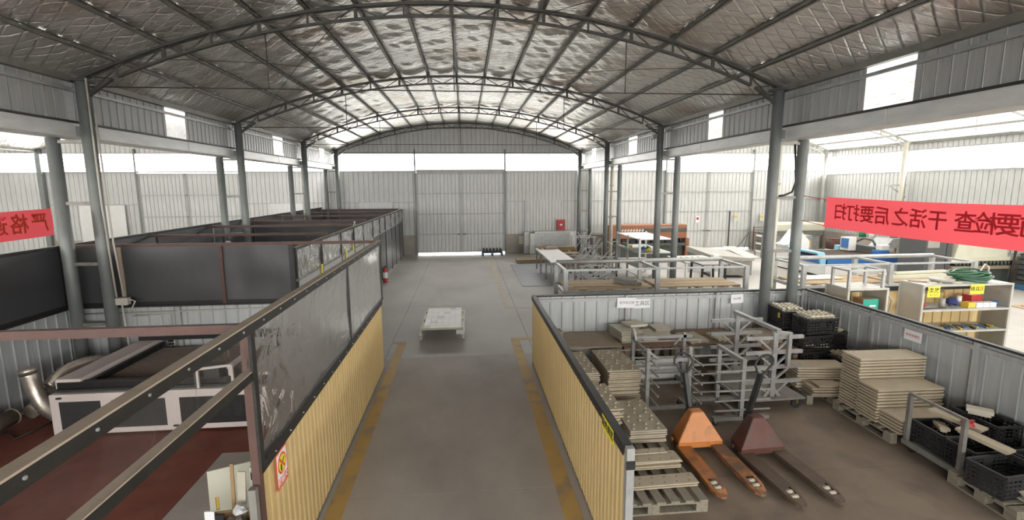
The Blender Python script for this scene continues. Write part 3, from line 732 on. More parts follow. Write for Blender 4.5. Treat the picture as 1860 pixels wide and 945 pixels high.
tag(obj('offcut_strip', MB().bar((-1.93, 4.32, .1), (-1.89, 4.325, .72), .07, .012), M['board_edge']), 'pale perforated offcut strip standing in the waste carton', 'offcut')
tag(obj('folded_card', MB().bar((-2.07, 4.07, .1), (-2.06, 4.07, .52), .08, .012), M['paper']), 'white folded card standing in the waste carton', 'card')
tag(obj('black_sleeve', MB().bar((-1.98, 4.05, .1), (-1.97, 4.05, .5), .07, .02), M['black']), 'black sleeve standing in the waste carton', 'sleeve')
wbd = thing('white_board', 'pale grey board with a slot handle leaning on the half wall end', 'board', (-2.03, 4.78, 0), .42)
pl = MB(); 
for a in ((-.36, -.31, .0, .52), (-.28, .36, 0, .52), (-.31, -.28, 0, .12), (-.31, -.28, .25, .52)): pl.box(a[0], a[1], -.008, .008, a[2], a[3])
pb_ = obj('panel', pl, M['cream'], wbd, (0, 0, .012), (-.10, 0, 0))
obj('slot_rim', MB().box(-.306, -.284, .002, .006, .125, .245), M['yellow_soft'], pb_)

# no-smoking sign on the yellow wall
ns = thing('no_fire_sign', 'orange bordered no smoking notice stuck on the yellow half wall', 'sign', (-1.333, 3.80, 0), PI/2)
box('sheet_paper', -.115, .115, -.003, 0, .90, 1.20, M['sign_red'], ns)
box('white_field', -.098, .098, -.0045, -.003, .985, 1.185, M['paper'], ns)
b = MB(); b.prism([(math.cos(t*PI/12)*.085, 1.085+math.sin(t*PI/12)*.085) for t in range(24)], 'y', -.006, -.0045); obj('red_ring', b, M['sign_red'], ns)
b = MB(); b.prism([(math.cos(t*PI/12)*.068, 1.085+math.sin(t*PI/12)*.068) for t in range(24)], 'y', -.0075, -.006); obj('yellow_disc', b, M['yellow'], ns)
obj('slash', MB().bar((-.05, -.009, 1.135), (.05, -.009, 1.035), .003, .018), M['sign_red'], ns)
b = MB(); b.prism([(-.035, 1.03), (-.015, 1.03), (-.01, 1.06), (-.02, 1.09), (-.035, 1.09), (-.04, 1.06)], 'y', -.0085, -.0075); obj('lighter', b, M['ink'], ns)
obj('cigarette', MB().bar((.005, -.009, 1.09), (.04, -.009, 1.12), .003, .009), M['ink'], ns)
link('lettering', text_mesh('禁烟火', .072, M['paper'], .0005), ns, (0, -.0042, .945), (PI/2, 0, 0))

# ------------------------------------------------------------------ row of booths behind the cutting room
XB = -2.8; YB0, YB1 = 8.8, 23.6
bo_ = thing('booth_front', 'long booth front with wrinkled film strip over dark door panels', 'partition')
box('top_rail', XB-.025, XB+.025, YB0, YB1, 2.17, 2.22, M['black_frame'], bo_); box('rail_top', XB-.025, XB+.025, YB0, YB1, 2.22, 2.226, M['dusty'], bo_)
box('middle_rail', XB-.02, XB+.02, YB0, YB1, 1.62, 1.66, M['galv_old'], bo_)
ps = [8.85, 10.4, 12.0, 13.4, 14.6, 16.1, 17.4, 18.6, 20.0, 21.2, 22.4, 23.58]
for y in ps: box('post', XB-.02, XB+.02, y-.02, y+.02, 0, 2.17, M['black_frame'], bo_)
for i in range(len(ps)-1):
    obj('film_pane', curtain_sheet('y', ps[i]+.02, ps[i+1]-.02, XB, 1.66, 2.17, i, .014, 14, 6), M['film_far'], bo_)
    if ps[i] < 16: box('lower_panel', XB-.008, XB+.008, ps[i]+.02, ps[i+1]-.02, .05, 1.62, M['galv_room'], bo_)
    else: obj('door_panel', curtain_sheet('y', ps[i]+.02, ps[i+1]-.02, XB, .04, 1.62, i+40, .012, 10, 6), M['curtain_far' if i % 2 else 'dark_grey'], bo_)
for y in (17.5, 18.7, 20.1): box('door_pull', XB+.02, XB+.04, y, y+.03, .9, 1.02, M['galv_steel'], bo_)
bs = thing('curtain_screen', 'dark curtain wall along the far side of the booths', 'curtain')
box('top_rail', -6.475, -6.425, 8.8, YB1, 2.28, 2.33, M['black_frame'], bs); box('bottom_rail', -6.475, -6.425, 8.8, YB1, .0, .05, M['black_frame'], bs)
yy = [8.82, 11.2, 13.6, 16.1, 18.6, 21.1, 23.58]
for i in range(6):
    obj('curtain_cloth', curtain_sheet('y', yy[i]+.02, yy[i+1]-.02, -6.44, .05, 2.28, 60+i, .02, 16, 10), M['curtain_far'], bs)
    box('post', -6.47, -6.42, yy[i+1]-.02, yy[i+1]+.02, 0, 2.28, M['pale_steel'] if i % 2 else M['black_frame'], bs)
be = thing('curtain_screen', 'dark curtain dividing the booths in the middle of the row', 'curtain')
obj('curtain_cloth', curtain_sheet('x', -6.4, -2.83, 16.1, .05, 2.2, 90, .02), M['curtain_far'], be); box('bottom_batten', -6.4, -2.83, 16.08, 16.12, 0, .05, M['black_frame'], be)
be2 = thing('curtain_screen', 'dark curtain closing the far end of the booths by the end wall', 'curtain')
obj('curtain_cloth', curtain_sheet('x', -6.4, -2.83, 23.5, .05, 2.2, 91, .02), M['curtain_far'], be2); box('bottom_batten', -6.4, -2.83, 23.48, 23.52, 0, .05, M['black_frame'], be2)
for i, y in enumerate((11.0, 13.4, 15.3, 17.8, 20.2, 22.6)):
    tag(box('cross_bar', -6.42, XB-.03, y-.025, y+.025, 2.23, 2.28, M['brown_steel']), ['brown cross bar over the booths, first beyond the long black curtain', 'brown cross bar over the booths, second beyond the long black curtain', 'brown cross bar over the booths, third beyond the long black curtain', 'brown cross bar over the booths, fourth beyond the long black curtain', 'brown cross bar over the booths, last but one before the end wall', 'brown cross bar over the booths, the one closest to the end wall'][i], 'bar', 'cross bars over the booths')
lm = thing('hanging_lamp', 'white bulb lamp hanging from a cross bar over the booths', 'lamp', (-3.18, 15.3, 2.23))
obj('socket', MB().tube([(0, 0, 0), (0, 0, -.08)], .025, 10), M['white'], lm)
obj('bulb', MB().tube([(0, 0, -.08), (0, 0, -.11), (0, 0, -.15), (0, 0, -.19), (0, 0, -.22)], .05, 12, radii=[.02, .045, .06, .045, .01]), M['white'], lm)
wbx = thing('lit_lamp_head', 'white lamp shade hanging low between the booth columns', 'lamp', (-4.9, 11.0, 2.23))
obj('cord', MB().tube([(0, 0, 0), (0, 0, -.1)], .008, 6), M['black'], wbx); obj('shade', MB().tube([(0, 0, -.1), (0, 0, -.14), (0, 0, -.22), (0, 0, -.27)], .05, 12, radii=[.03, .07, .08, .05]), M['paper'], wbx)
for i, (y, z) in enumerate(((10.2, 1.45), (12.3, 1.5), (13.1, 1.62))):
    tag(box('yellow_tag', XB+.025, XB+.033, y, y+.13, z, z+.25, M['yellow']), ['yellow tag hung on the booth front, lowest one', 'yellow tag hung on the booth front, middle one', 'yellow tag hung on the booth front, beside the black post'][i], 'tag', 'yellow tags on the booth front')

# extinguisher
fe = thing('fire_extinguisher', 'red fire extinguisher standing at the foot of the booth front', 'extinguisher', (-2.62, 17.0, 0))
obj('cylinder', MB().tube([(0, 0, 0), (0, 0, .03), (0, 0, .42), (0, 0, .49), (0, 0, .52)], .08, 14, radii=[.075, .08, .08, .05, .025]), M['red'], fe)
obj('paper_label', MB().tube([(0, 0, .16), (0, 0, .36)], .0812, 14, cap=False), M['paper'], fe)
obj('valve', MB().box(-.02, .06, -.015, .015, .52, .55).box(-.02, .08, -.01, .01, .57, .585).box(-.02, .0, -.01, .01, .55, .575), M['black'], fe)
obj('hose', MB().tube([(-.02, 0, .54), (-.09, -.02, .5), (-.095, -.02, .3), (-.09, -.02, .15)], .012, 6), M['black'], fe)

# white sheets on the end wall, panels leaning in the far hall
for a, b, z0, z1, lb in ((-4.78, -3.27, .9, 2.53, 'white ribbed sheet fixed on the end wall above the booth corner'), (-8.8, -7.35, 1.2, 2.52, 'white ribbed sheet on the end wall beyond the dark curtain')):
    t = thing('wall_sheet', lb, 'sheet'); sheets(t, a, YE-.11, 0, b-a, z0, z1, M['paper'], .5, 6, .012)
for i, (a, b) in enumerate(((-16.95, -16.1), (-15.9, -15.05))):
    tag(bevel(box('white_sheet', a, b, YE-.16, YE-.13, .0, 2.5, M['white']), .005), ['tall white panel leaning on the end wall, nearer the red cloth', 'tall white panel leaning on the end wall beside the sheet door'][i], 'panel')
bl = thing('low_bench', 'dark low steel bench by the end wall beyond the curtained booths', 'bench', (-16.3, 21.5, 0))
box('bench_top', -.9, .9, -.3, .3, .72, .78, M['galv_old'], bl)
for x in (-.85, .8):
    for y in (-.27, .22): box('leg', x, x+.05, y, y+.05, 0, .72, M['galv_old'], bl)

# banners (seen from behind, so the print reads mirrored)
def banner(label, x, y0, y1, z0, z1, body, y_text, size, ink, zc):
    t = thing('cloth_banner', label, 'banner')
    rnd = random.Random(5)
    def P(u, v):
        d = .02*math.sin(6*u+2*v)+.012*math.sin(15*u-3*v); sag = -.03*math.sin(PI*u)
        return (x+d, y0+(y1-y0)*u, z0+(z1-z0)*v+sag)
    obj('cloth', MB().grid(P, 40, 8), M['banner'], t)
    return t
bl_ = banner('pink red cloth banner with faded characters tied to the columns of the booth side', -6.19, 3.3, 8.24, 2.54, 2.95, '', 0, 0, None, 0)
br_ = banner('long red cloth banner with mirrored characters beside the columns of the laser table side', 6.20, 3.3, 7.82, 2.54, 3.04, '', 0, 0, None, 0)
def print_on(t, ch, x, y, z, size, ink, face):
    # face: the side of the cloth the print is on; it is looked at from behind
    me = text_mesh(ch, size, ink, .001, .004)
    link('lettering', me, t, (x, y, z), (PI/2, 0, PI/2 if face > 0 else -PI/2))
for ch, y, w in (('扫', 7.46, 0), ('打', 7.18, 0), ('要', 6.90, 0), ('后', 6.63, 0), ('之', 6.33, 0), ('活', 6.06, 0), ('干', 5.78, 0), ('查', 5.42, 0), ('检', 5.18, 0), ('要', 4.95, 0), ('前', 4.72, 0), ('之', 4.45, 0), ('活', 4.2, 0), ('干', 3.95, 0)):
    d = .02*math.sin(6*(y-3.3)/4.52+1)+.012*math.sin(15*(y-3.3)/4.52-1.5)
    print_on(br_, ch, 6.20+d-.012, y, 2.80-.03*math.sin(PI*(y-3.3)/4.52), .27, M['banner_ink'], 1)
for ch, y in (('严', 8.0), ('格', 7.68), ('遵', 7.36), ('守', 7.0), ('规', 6.6), ('章', 6.2)):
    d = .02*math.sin(6*(y-3.3)/4.94+1)+.012*math.sin(15*(y-3.3)/4.94-1.5)
    print_on(bl_, ch, -6.19+d+.012, y, 2.74-.03*math.sin(PI*(y-3.3)/4.94), .30, M['banner_ink_orange'], -1)
for s, y, z in ((1, 7.82, 3.0), (1, 7.82, 2.56)):
    obj('tie_string', MB().tube([(6.20, 7.82, z), (6.19, 8.36, z+.05)], .006, 5), M['ink_red'], br_)

# ------------------------------------------------------------------ storage pen behind the east half wall
half_wall('half_wall', 'yellow profiled half wall of the storage pen along the aisle', 1.35, 8.68, -PI/2, 5.25, M['yellow_sheet'], M['galv_room'], n=8)
# the sheets of the next two walls show their grey side to the pen
half_wall('half_wall', 'grey profiled half wall at the end of the storage pen with pinned papers', 6.55, 8.68, PI, 5.2, M['galv_room'], M['galv_room'], n=4)
half_wall('half_wall', 'grey profiled half wall between the storage pen and the open shelves', 6.62, 2.2, PI/2, 6.45, M['yellow_sheet'], M['galv_room'], n=4)
half_wall('half_wall', 'yellow profiled half wall behind the open shelves', 6.7, 8.74, 0, 4.0, M['yellow_sheet'], M['galv_room'], zt=1.27, n=4)
ep = thing('end_post', 'pale galvanised end post closing the storage pen half wall', 'post', (1.36, 3.39, 0))
box('upright', -.02, .04, -.03, .02, 0, HT, M['galv_steel'], ep); box('dark_clip', -.025, .045, -.035, -.03, 1.12, 1.19, M['black'], ep)
box('foot_strut', .05, .09, -.04, .0, 0, .40, M['galv_steel'], ep)
ys = thing('yellow_notice', 'yellow notice with black characters on the storage pen half wall', 'sign', (1.333, 3.84, 0), -PI/2)
box('sheet_paper', -.17, .17, -.004, 0, 1.14, 1.27, M['yellow'], ys); link('lettering', text_mesh('配件库区', .082, M['ink'], .0005, .002), ys, (0, -.005, 1.205), (PI/2, 0, 0))
def pinned(label, x, y, z, w, h, th, body, size, tilt=0, ink=None):
    t = thing('pinned_paper', label, 'paper', (x, y, z), th)
    obj('sheet_paper', MB().box(-w/2, w/2, -.003, 0, -h/2, h/2), M['paper'], t, (0, 0, 0), (0, tilt, 0))
    if body: link('lettering', text_mesh(body, size, ink or M['ink_grey'], .0004), t, (0, -.004, 0), (PI/2, tilt, 0))
pinned('white paper pinned on the end half wall, with faint small print', 3.08, 8.60, 1.12, .36, .19, 0, '配件标识牌', .055, .03)
pinned('white paper on the end half wall marked with three large characters', 3.37, 8.595, 1.10, .30, .17, 0, '工具区', .095, -.02, M['ink'])
pinned('white curling paper on the end half wall near the columns', 5.2, 8.60, 1.14, .24, .17, 0, '标识牌', .05, -.05)
pinned('white paper pinned on the grey half wall beside the open shelves', 6.555, 6.3, 1.08, .28, .15, -PI/2, '配件存放区', .045, 0, M['ink_red'])

# boards with studs
def board_mesh(l, w, t, studs=0, lip=.02):
    b = MB(); b.prism([(-l/2, -w/2), (l/2, -w/2), (l/2, w/2), (-l/2, w/2)], 'z', t*.45, t)
    b.box(-l/2+lip, l/2-lip, -w/2+lip, w/2-lip, 0, t*.46)
    if studs == 2:
        for i in range(max(3, round(l/.13))):
            for j in range(2):
                x = -l/2+l*(i+.5+.25*j)/max(3, round(l/.13))-.02; y = (j-.5)*w*.5; r = .007; o = len(b.v)
                b.v += [(x-r, y-r, t+.0006), (x+r, y-r, t+.0006), (x+r, y+r, t+.0006), (x-r, y+r, t+.0006)]; b.face([o, o+1, o+2, o+3], 1)
    elif studs:
        nx = max(2, round(l/.14)); ny = max(2, round(w/.11))
        for i in range(nx):
            for j in range(ny):
                x = -l/2+l*(i+.5)/nx+(.02 if j % 2 else -.02); y = -w/2+w*(j+.5)/ny; r = .021
                o = len(b.v); b.v += [(x-r, y-r, t), (x+r, y-r, t), (x+r, y+r, t), (x-r, y+r, t), (x, y, t+.018)]
                for k in range(4): b.face([o+k, o+(k+1) % 4, o+4])
    return b
ORD = 'second third fourth fifth sixth seventh eighth ninth tenth eleventh twelfth thirteenth fourteenth fifteenth sixteenth seventeenth eighteenth nineteenth twentieth twenty-first twenty-second twenty-third twenty-fourth'.split()
def ordinal(k, n): return 'topmost ' if k == 0 else 'lowest ' if k == n-1 else ORD[k-1]+' from top, '
def stack(n, x, y, z, l, w, t, rot, label, group, m, studs=True, jit=.012, cat='board', pitch=None, name='moulded_board', seed=1, lip=.02):
    rnd = random.Random(seed); me = board_mesh(l, w, t, 0, lip).mesh(name, m); mt = board_mesh(l, w, t, 2 if studs == 2 else 1, lip).mesh(name, [m, M['black']]) if studs else me
    for k in range(n):
        o = link(name, mt if k == n-1 else me, None, (x+rnd.uniform(-jit, jit), y+rnd.uniform(-jit, jit), z+k*(pitch or t)), (0, 0, rot+rnd.uniform(-.012, .012)))
        tag(o, ordinal(n-1-k, n)+label, cat, group)
    return z+n*(pitch or t)
# pallets
def pallet(label, x, y, l, w, h, rot, m, nb=7, along='y', group=None, red=False):
    """deck boards run along local y (or x), on three stringers, with bottom boards"""
    p = thing('wooden_pallet', label, 'pallet', (x, y, 0), rot, group)
    bw = .09
    if along == 'y':
        for i in range(nb): cx = -l/2+bw/2+(l-bw)*i/(nb-1); box('deck_board', cx-bw/2, cx+bw/2, -w/2, w/2, h-.022, h, m, p)
        for i in range(3):
            cy_ = -w/2+.05+(w-.1)*i/2; box('stringer_board', -l/2, l/2, cy_-.045, cy_+.045, h-.042, h-.022, m, p)
            for k in range(3): cx = -l/2+.06+(l-.12)*k/2; box('block', cx-.06, cx+.06, cy_-.045, cy_+.045, .02, h-.042, m, p)
            box('bottom_board', -l/2, l/2, cy_-.045, cy_+.045, 0, .02, m, p)
    else:
        for i in range(nb): cy_ = -w/2+bw/2+(w-bw)*i/(nb-1); box('deck_board', -l/2, l/2, cy_-bw/2, cy_+bw/2, h-.022, h, m, p)
        for i in range(3):
            cx = -l/2+.05+(l-.1)*i/2; box('stringer_board', cx-.045, cx+.045, -w/2, w/2, h-.042, h-.022, m, p)
            for k in range(3): cy_ = -w/2+.06+(w-.12)*k/2; box('block', cx-.045, cx+.045, cy_-.06, cy_+.06, .02, h-.042, m, p)
            box('bottom_board', cx-.045, cx+.045, -w/2, w/2, 0, .02, m, p)
    return p

# pallets and boards along the yellow wall
pallet('grey wooden pallet by the pen entrance carrying perforated strips', 1.97, 4.80, 1.12, .95, .135, 0, M['wood_grey'], 8, 'y')
stack(4, 1.98, 4.99, .135, 1.05, .20, .024, .02, 'perforated strip in the larger bundle on the entrance pallet', 'strips on the entrance pallet', M['board'], 2, .02, 'strip', name='perforated_strip', seed=4)
tag(obj('perforated_strip', board_mesh(.92, .10, .022, 2), [M['board'], M['black']], None, (1.93, 5.07, .2315), (0, 0, .03)), 'narrow pale perforated strip lying on the larger strip bundle', 'strip')
stack(2, 1.98, 4.61, .135, 1.08, .18, .026, .015, 'perforated strip of the front pair on the entrance pallet', 'strip pair on the entrance pallet', M['board'], 2, .015, 'strip', name='perforated_strip', seed=5)
pallet('grey wooden pallet under the low board stack by the orange pallet jack', 2.05, 5.82, .98, 1.0, .135, 0, M['wood_grey'], 7, 'y')
stack(6, 2.32, 5.86, .135, .46, .86, .030, .0, 'studded board in the low stack by the orange jack', 'boards in the low stack', M['board2'], seed=6)
z = stack(13, 1.86, 6.0, .135, .36, .80, .030, 0, 'studded board in the uneven stack against the yellow wall', 'boards in the uneven stack', M['board'], jit=.028, seed=7)
pallet('grey wooden pallet carrying the two tall board stacks by the yellow half wall', 2.12, 7.08, 1.1, 1.0, .135, 0, M['wood_grey'], 7, 'y')
stack(17, 2.40, 7.06, .135, .48, .92, .0285, .0, 'studded board in the tall stack beside the prong rack', 'boards in the tall stack', M['board'], seed=8)
stack(16, 1.83, 7.08, .135, .40, .92, .0285, .02, 'studded board in the tucked stack behind the yellow wall', 'boards in the tucked tall stack', M['board'], seed=9)

# plywood stage and raised pallets along the end wall
st = thing('low_stage', 'dusty plywood covered low stage in the corner of the storage pen', 'stage', (2.05, 8.15, 0))
box('deck', -.63, .68, -.42, .44, .58, .60, M['board_dusty'], st)
for x in (-.6, .0, .62):
    for yy in (-.38, .38): box('leg', x-.03, x+.03, yy-.03, yy+.03, 0, .58, M['wood_grey'], st)
box('apron', -.63, .68, -.42, -.40, .48, .58, M['galv_old'], st)
tag(obj('thin_panel', board_mesh(.22, .62, .016), M['board_dusty'], None, (1.92, 8.05, .60), (0, 0, .06)), 'narrow dusty panel lying on the plywood stage', 'panel')
stack(4, 1.66, 8.38, .60, .34, .26, .026, .05, 'dusty tan board in the small stack on the corner stage', 'boards on the corner stage', M['board_dusty'], False, seed=10)
for i, (x, l, mm, lb) in enumerate(((3.31, 1.12, M['wood_red'], 'reddish raised slatted pallet carrying pale board stacks at the end wall'), (4.42, 1.06, M['wood_red'], 'reddish raised slatted pallet carrying the strip bundles at the end wall'), (5.0, 0, None, ''))):
    if not mm: continue
    p = thing('raised_pallet', lb, 'pallet', (x, 8.13, 0))
    for k in range(9): yy = -.40+k*.1; box('deck_slat', -l/2, l/2, yy-.032, yy+.032, .56, .585, mm, p)
    for sx in (-1, 0, 1):
        box('bearer', sx*(l/2-.05)-.04, sx*(l/2-.05)+.04, -.44, .44, .48, .56, mm, p)
        for yy in (-.38, .38): box('leg', sx*(l/2-.06)-.04, sx*(l/2-.06)+.04, yy-.05, yy+.05, 0, .48, M['wood_grey'], p)
p = thing('raised_pallet', 'reddish raised slatted pallet beside the column below a strip bundle', 'pallet', (5.28, 7.72, 0))
for k in range(8): yy = -.36+k*.1; box('deck_slat', -.29, .29, yy-.035, yy+.035, .56, .585, M['wood_red'], p)
for sx in (-1, 1):
    box('bearer', sx*.25-.04, sx*.25+.04, -.40, .40, .48, .56, M['rust'], p)
    for yy in (-.34, .34): box('leg', sx*.25-.04, sx*.25+.04, yy-.05, yy+.05, 0, .48, M['wood_grey'], p)
stack(6, 2.95, 8.22, .585, .40, .52, .030, .12, 'pale moulded board in the tallest stack on the raised pallet', 'boards in the block on the raised pallet', M['board_edge'], False, .008, seed=11)
tag(obj('moulded_board', board_mesh(.36, .3, .05), M['board_edge'], None, (3.14, 8.34, .767), (0, .05, .3)), 'pale thick board lying askew on the raised pallet block', 'board')
stack(5, 3.30, 8.1, .585, .26, .36, .026, -.03, 'thin pale board in the middle stack on the raised pallet', 'boards in the middle stack on the raised pallet', M['board_edge'], False, .012, seed=12)
stack(6, 3.58, 8.28, .585, .28, .36, .028, .02, 'thin pale board in the end stack on the raised pallet', 'boards in the end stack on the raised pallet', M['board_edge'], False, .012, seed=13)
def strips(n, rows, x, y, z, l, w, t, rot, label, group, m, seed):
    rnd = random.Random(seed); b = MB(); b.box(-w/2, w/2, -l/2, l/2, 0, t*.6); b.box(-w/2, -w/2+.012, -l/2, l/2, t*.6, t); b.box(w/2-.012, w/2, -l/2, l/2, t*.6, t)
    me = b.mesh('channel_strip', m)
    for r in range(rows):
        for i in range(n):
            u = (i-(n-1)/2)*w*1.12
            o = link('channel_strip', me, None, (x+math.cos(rot)*u, y+math.sin(rot)*u+rnd.uniform(-.02, .02), z+r*t), (0, 0, rot+rnd.uniform(-.02, .02)))
            tag(o, ('upper' if r == rows-1 else 'lowest' if r == 0 else 'middle' if rows == 3 else ('second' if r == 1 else 'third')+' layer')+', '+(['first', 'second', 'third', 'fourth', 'fifth', 'sixth'][i])+' from the aisle, '+label, 'strip', group)
strips(5, 2, 4.08, 8.02, .585, .50, .062, .022, .10, 'channel strip in the larger bundle on slats', 'strips in the flat bundle', M['board_edge'], 1)
strips(3, 2, 4.55, 8.02, .585, .42, .062, .022, .06, 'channel strip in the smaller bundle on slats', 'strips in the smaller flat bundle', M['board_edge'], 2)
strips(6, 4, 5.26, 7.9, .585, .56, .07, .028, .04, 'strip in the thick bundle beside the column', 'strips in the thick bundle', M['board'], 3)

# plastic crates
def crate_parts():
    l, w, h = .54, .36, .26
    parts = []
    b = MB(); b.box(-l/2, l/2, -w/2, w/2, 0, .012); parts.append(('base', b))
    r = MB()
    for (a, c) in (((-l/2, -w/2), (l/2, -w/2)), ((l/2, -w/2), (l/2, w/2)), ((l/2, w/2), (-l/2, w/2)), ((-l/2, w/2), (-l/2, -w/2))):
        r.bar((a[0], a[1], h-.014), (c[0], c[1], h-.014), .026, .028)
    parts.append(('rim', r))
    for k, (ax, fx, half) in enumerate((('x', -w/2+.008, l/2), ('x', w/2-.008, l/2), ('y', -l/2+.008, w/2), ('y', l/2-.008, w/2))):
        g = MB(); n = 10 if ax == 'x' else 7
        def bx(u0, u1, z0, z1, g=g, ax=ax, fx=fx):
            if ax == 'x': g.box(u0, u1, fx-.005, fx+.005, z0, z1)
            else: g.box(fx-.005, fx+.005, u0, u1, z0, z1)
        for i in range(n+1): u = -half+2*half*i/n; bx(u-.008, u+.008, .01, h-.02)
        for z in (.03, .075, .12, .165, .21): bx(-half, half, z-.009, z+.009)
        bx(-.06, .06, .10, .235)
        parts.append(('lattice_wall', g))
    return parts
_cr = [(n, b.mesh(n, M['crate'])) for n, b in crate_parts()]
def crate(x, y, z, rot, label, group=None, sc=(1, 1, 1)):
    t = thing('plastic_crate', label, 'crate', (x, y, z), rot, group); t.scale = sc
    for n, me in _cr: link(n, me, t)
    return t
def fill(x, y, z, rot, n, label, group, m, seed, L=.44):
    rnd = random.Random(seed)
    b = MB(); b.box(-L/2, L/2, -.026, .026, 0, .018)
    for k in range(5): b.box(-L/2+.03+k*(L-.09)/4, -L/2+.055+k*(L-.09)/4, -.026, .026, .018, .034)
    me = b.mesh('toothed_strip', m)
    for k in range(n):
        u = -.14+.28*(k % 5)/4; lay = k//5
        dx, dy = rnd.uniform(-.015, .015), u
        o = link('toothed_strip', me, None, (x+math.cos(rot)*dx-math.sin(rot)*dy, y+math.sin(rot)*dx+math.cos(rot)*dy, z+lay*.042+rnd.uniform(0, .004)), (rnd.uniform(-.25, .25), rnd.uniform(-.03, .03), rot+rnd.uniform(-.10, .10)))
        tag(o, label, 'strip', group)
# corner stack, two columns deep
G = 'crates stacked by the corner column'
crate(5.83, 8.08, .0, 1.45, 'black plastic crate at the bottom of the corner stack, beside the end half wall', G)
crate(5.83, 8.08, .27, 1.45, 'black plastic crate second from the floor beside the end half wall', G)
crate(5.83, 8.08, .54, 1.45, 'black plastic crate third from the floor beside the end half wall', G)
crate(5.83, 8.08, .81, 1.45, 'topmost black crate beside the columns, with a yellow tag', G)
fill(5.83, 8.08, 1.05, 1.45, 10, 'toothed tan strip heaped in the topmost crate with the yellow tag', 'strips in the tagged crate', M['board_edge'], 21)
tag(obj('yellow_tag', MB().box(5.625, 5.632, 7.95, 8.0, .93, 1.02), M['yellow_soft']), 'small yellow tag hung on the topmost corner crate', 'tag')
crate(5.86, 7.48, .0, .08, 'black plastic crate on the floor at the front of the corner stack', G)
crate(5.86, 7.48, .27, .08, 'black plastic crate second from the floor at the front of the corner stack', G)
crate(5.86, 7.48, .54, .08, 'black plastic crate third from the floor at the front, with strips above its rim', G)
fill(5.86, 7.48, .585, .08, 10, 'toothed tan strip in the third crate at the front of the corner stack', 'strips in the third front crate', M['board_edge'], 22)
crate(5.92, 7.46, .83, .05, 'topmost black crate at the front of the corner stack with a wire handle', G)
fill(5.92, 7.46, 1.07, .05, 10, 'toothed tan strip heaped in the topmost front crate', 'strips in the topmost front crate', M['board_edge'], 23)
tag(obj('wire_loop', MB().tube([(6.16, 7.35, 1.085), (6.16, 7.4, 1.14), (6.16, 7.52, 1.14), (6.17, 7.58, 1.085)], .006, 6), M['galv_old']), 'thin wire loop standing up from the topmost front crate', 'wire')
crate(6.345, 7.72, .0, 1.5, 'black plastic crate on the floor between the corner stack and the grey wall', G)
crate(6.345, 7.72, .27, 1.5, 'black plastic crate second from the floor between the corner stack and the grey wall', G)
crate(6.345, 7.72, .54, 1.5, 'topmost black crate between the corner stack and the grey wall', G)
fill(6.345, 7.72, .79, 1.5, 5, 'toothed tan strip in the crate between the corner stack and the grey wall', 'strips in the wall side crate', M['board'], 24)
crate(6.31, 7.1, .0, .04, 'lower black crate of the short pair by the grey wall', G, (.95, 1, .95))
crate(6.31, 7.1, .25, .04, 'upper black crate of the short pair by the grey wall, full of strips', G, (.95, 1, .95))
fill(6.31, 7.1, .49, .04, 10, 'dusty strip heaped in the short crate pair by the grey wall', 'strips in the short crate pair', M['board_dusty'], 25)

# row of pallets with boards along the grey wall
pallet('grey pallet under the ribbed board stacks beside the corner crates', 5.62, 6.80, .82, .66, .14, -.12, M['wood_grey'], 6, 'x')
stack(8, 5.60, 6.92, .14, .78, .34, .042, -.12, 'tan ribbed board in the stack beside the corner crates', 'boards in the ribbed stack by the crates', M['board'], False, .01, seed=31, lip=.035)
stack(3, 5.62, 6.58, .14, .74, .26, .042, -.12, 'ribbed board in the low stack beside the corner crates', 'boards in the low ribbed stack', M['board_dusty'], False, .015, seed=32, lip=.035)
tag(obj('moulded_board', board_mesh(.34, .24, .03), M['board_dusty'], None, (5.50, 6.58, .270), (0, 0, -.1)), 'short dusty board lying on the low ribbed stack', 'board')
pallet('grey pallet under the three stepped board stacks', 5.98, 5.85, 1.05, 1.02, .14, -.02, M['wood_grey'], 6, 'x')
stack(18, 5.97, 6.13, .14, .96, .34, .042, -.02, 'tan board in the tallest stepped stack by the grey wall', 'boards in the tallest stepped stack', M['board'], False, .008, seed=33, lip=.035)
stack(11, 5.92, 5.77, .14, .92, .34, .042, -.02, 'tan board in the middle stepped stack by the grey wall', 'boards in the middle stepped stack', M['board'], False, .008, seed=34, lip=.035)
stack(5, 5.92, 5.42, .14, .86, .32, .042, -.02, 'tan board in the lowest stepped stack by the grey wall', 'boards in the lowest stepped stack', M['board'], False, .010, seed=35, lip=.035)
# trolley and crates
tr = thing('platform_trolley', 'dusty steel platform trolley with tall hoop handles carrying black crates', 'trolley', (5.50, 4.86, 0), -.03)
box('platform', -.02, .50, -.30, .30, .10, .13, M['galv_old'], tr)
for yy in (.34, -.34): obj('hoop_upright', MB().bar((0, yy, .10), (0, yy, .72), .045, .045), M['galv_old'], tr)
obj('hoop_rail', MB().bar((0, .36, .73), (0, -.36, .73), .03, .03), M['galv_old'], tr)
obj('edge_rail', MB().bar((-.03, .36, .12), (-.03, -.36, .12), .03, .06), M['galv_old'], tr)
for yy in (.28, -.28):
    for xx in (.03, .45): w_ = obj('caster', MB().tube([(xx-.015, yy, .05), (xx+.015, yy, .05)], .05, 12), M['rubber'], tr)
G2 = 'crates beside the trolley'
crate(5.76, 5.0, .131, 1.5, 'black crate on the trolley next to the lowest board stack', G2, (.82, 1, 1))
crate(5.80, 4.60, .131, .02, 'black crate on the trolley behind the hoop handle', G2, (.9, .9, 1))
pallet('grey pallet under the empty black crate near the trolley', 5.85, 4.17, .95, .72, .14, -.05, M['wood_grey'], 6, 'x')
crate(5.64, 4.19, .14, .08, 'empty black crate on the pallet in front of the trolley', G2)
crate(6.24, 4.26, .14, .04, 'black crate close to the grey wall with a board across its top', G2)
crate(6.32, 4.98, .0, 1.55, 'black crate on the floor squeezed between trolley and grey wall', G2)
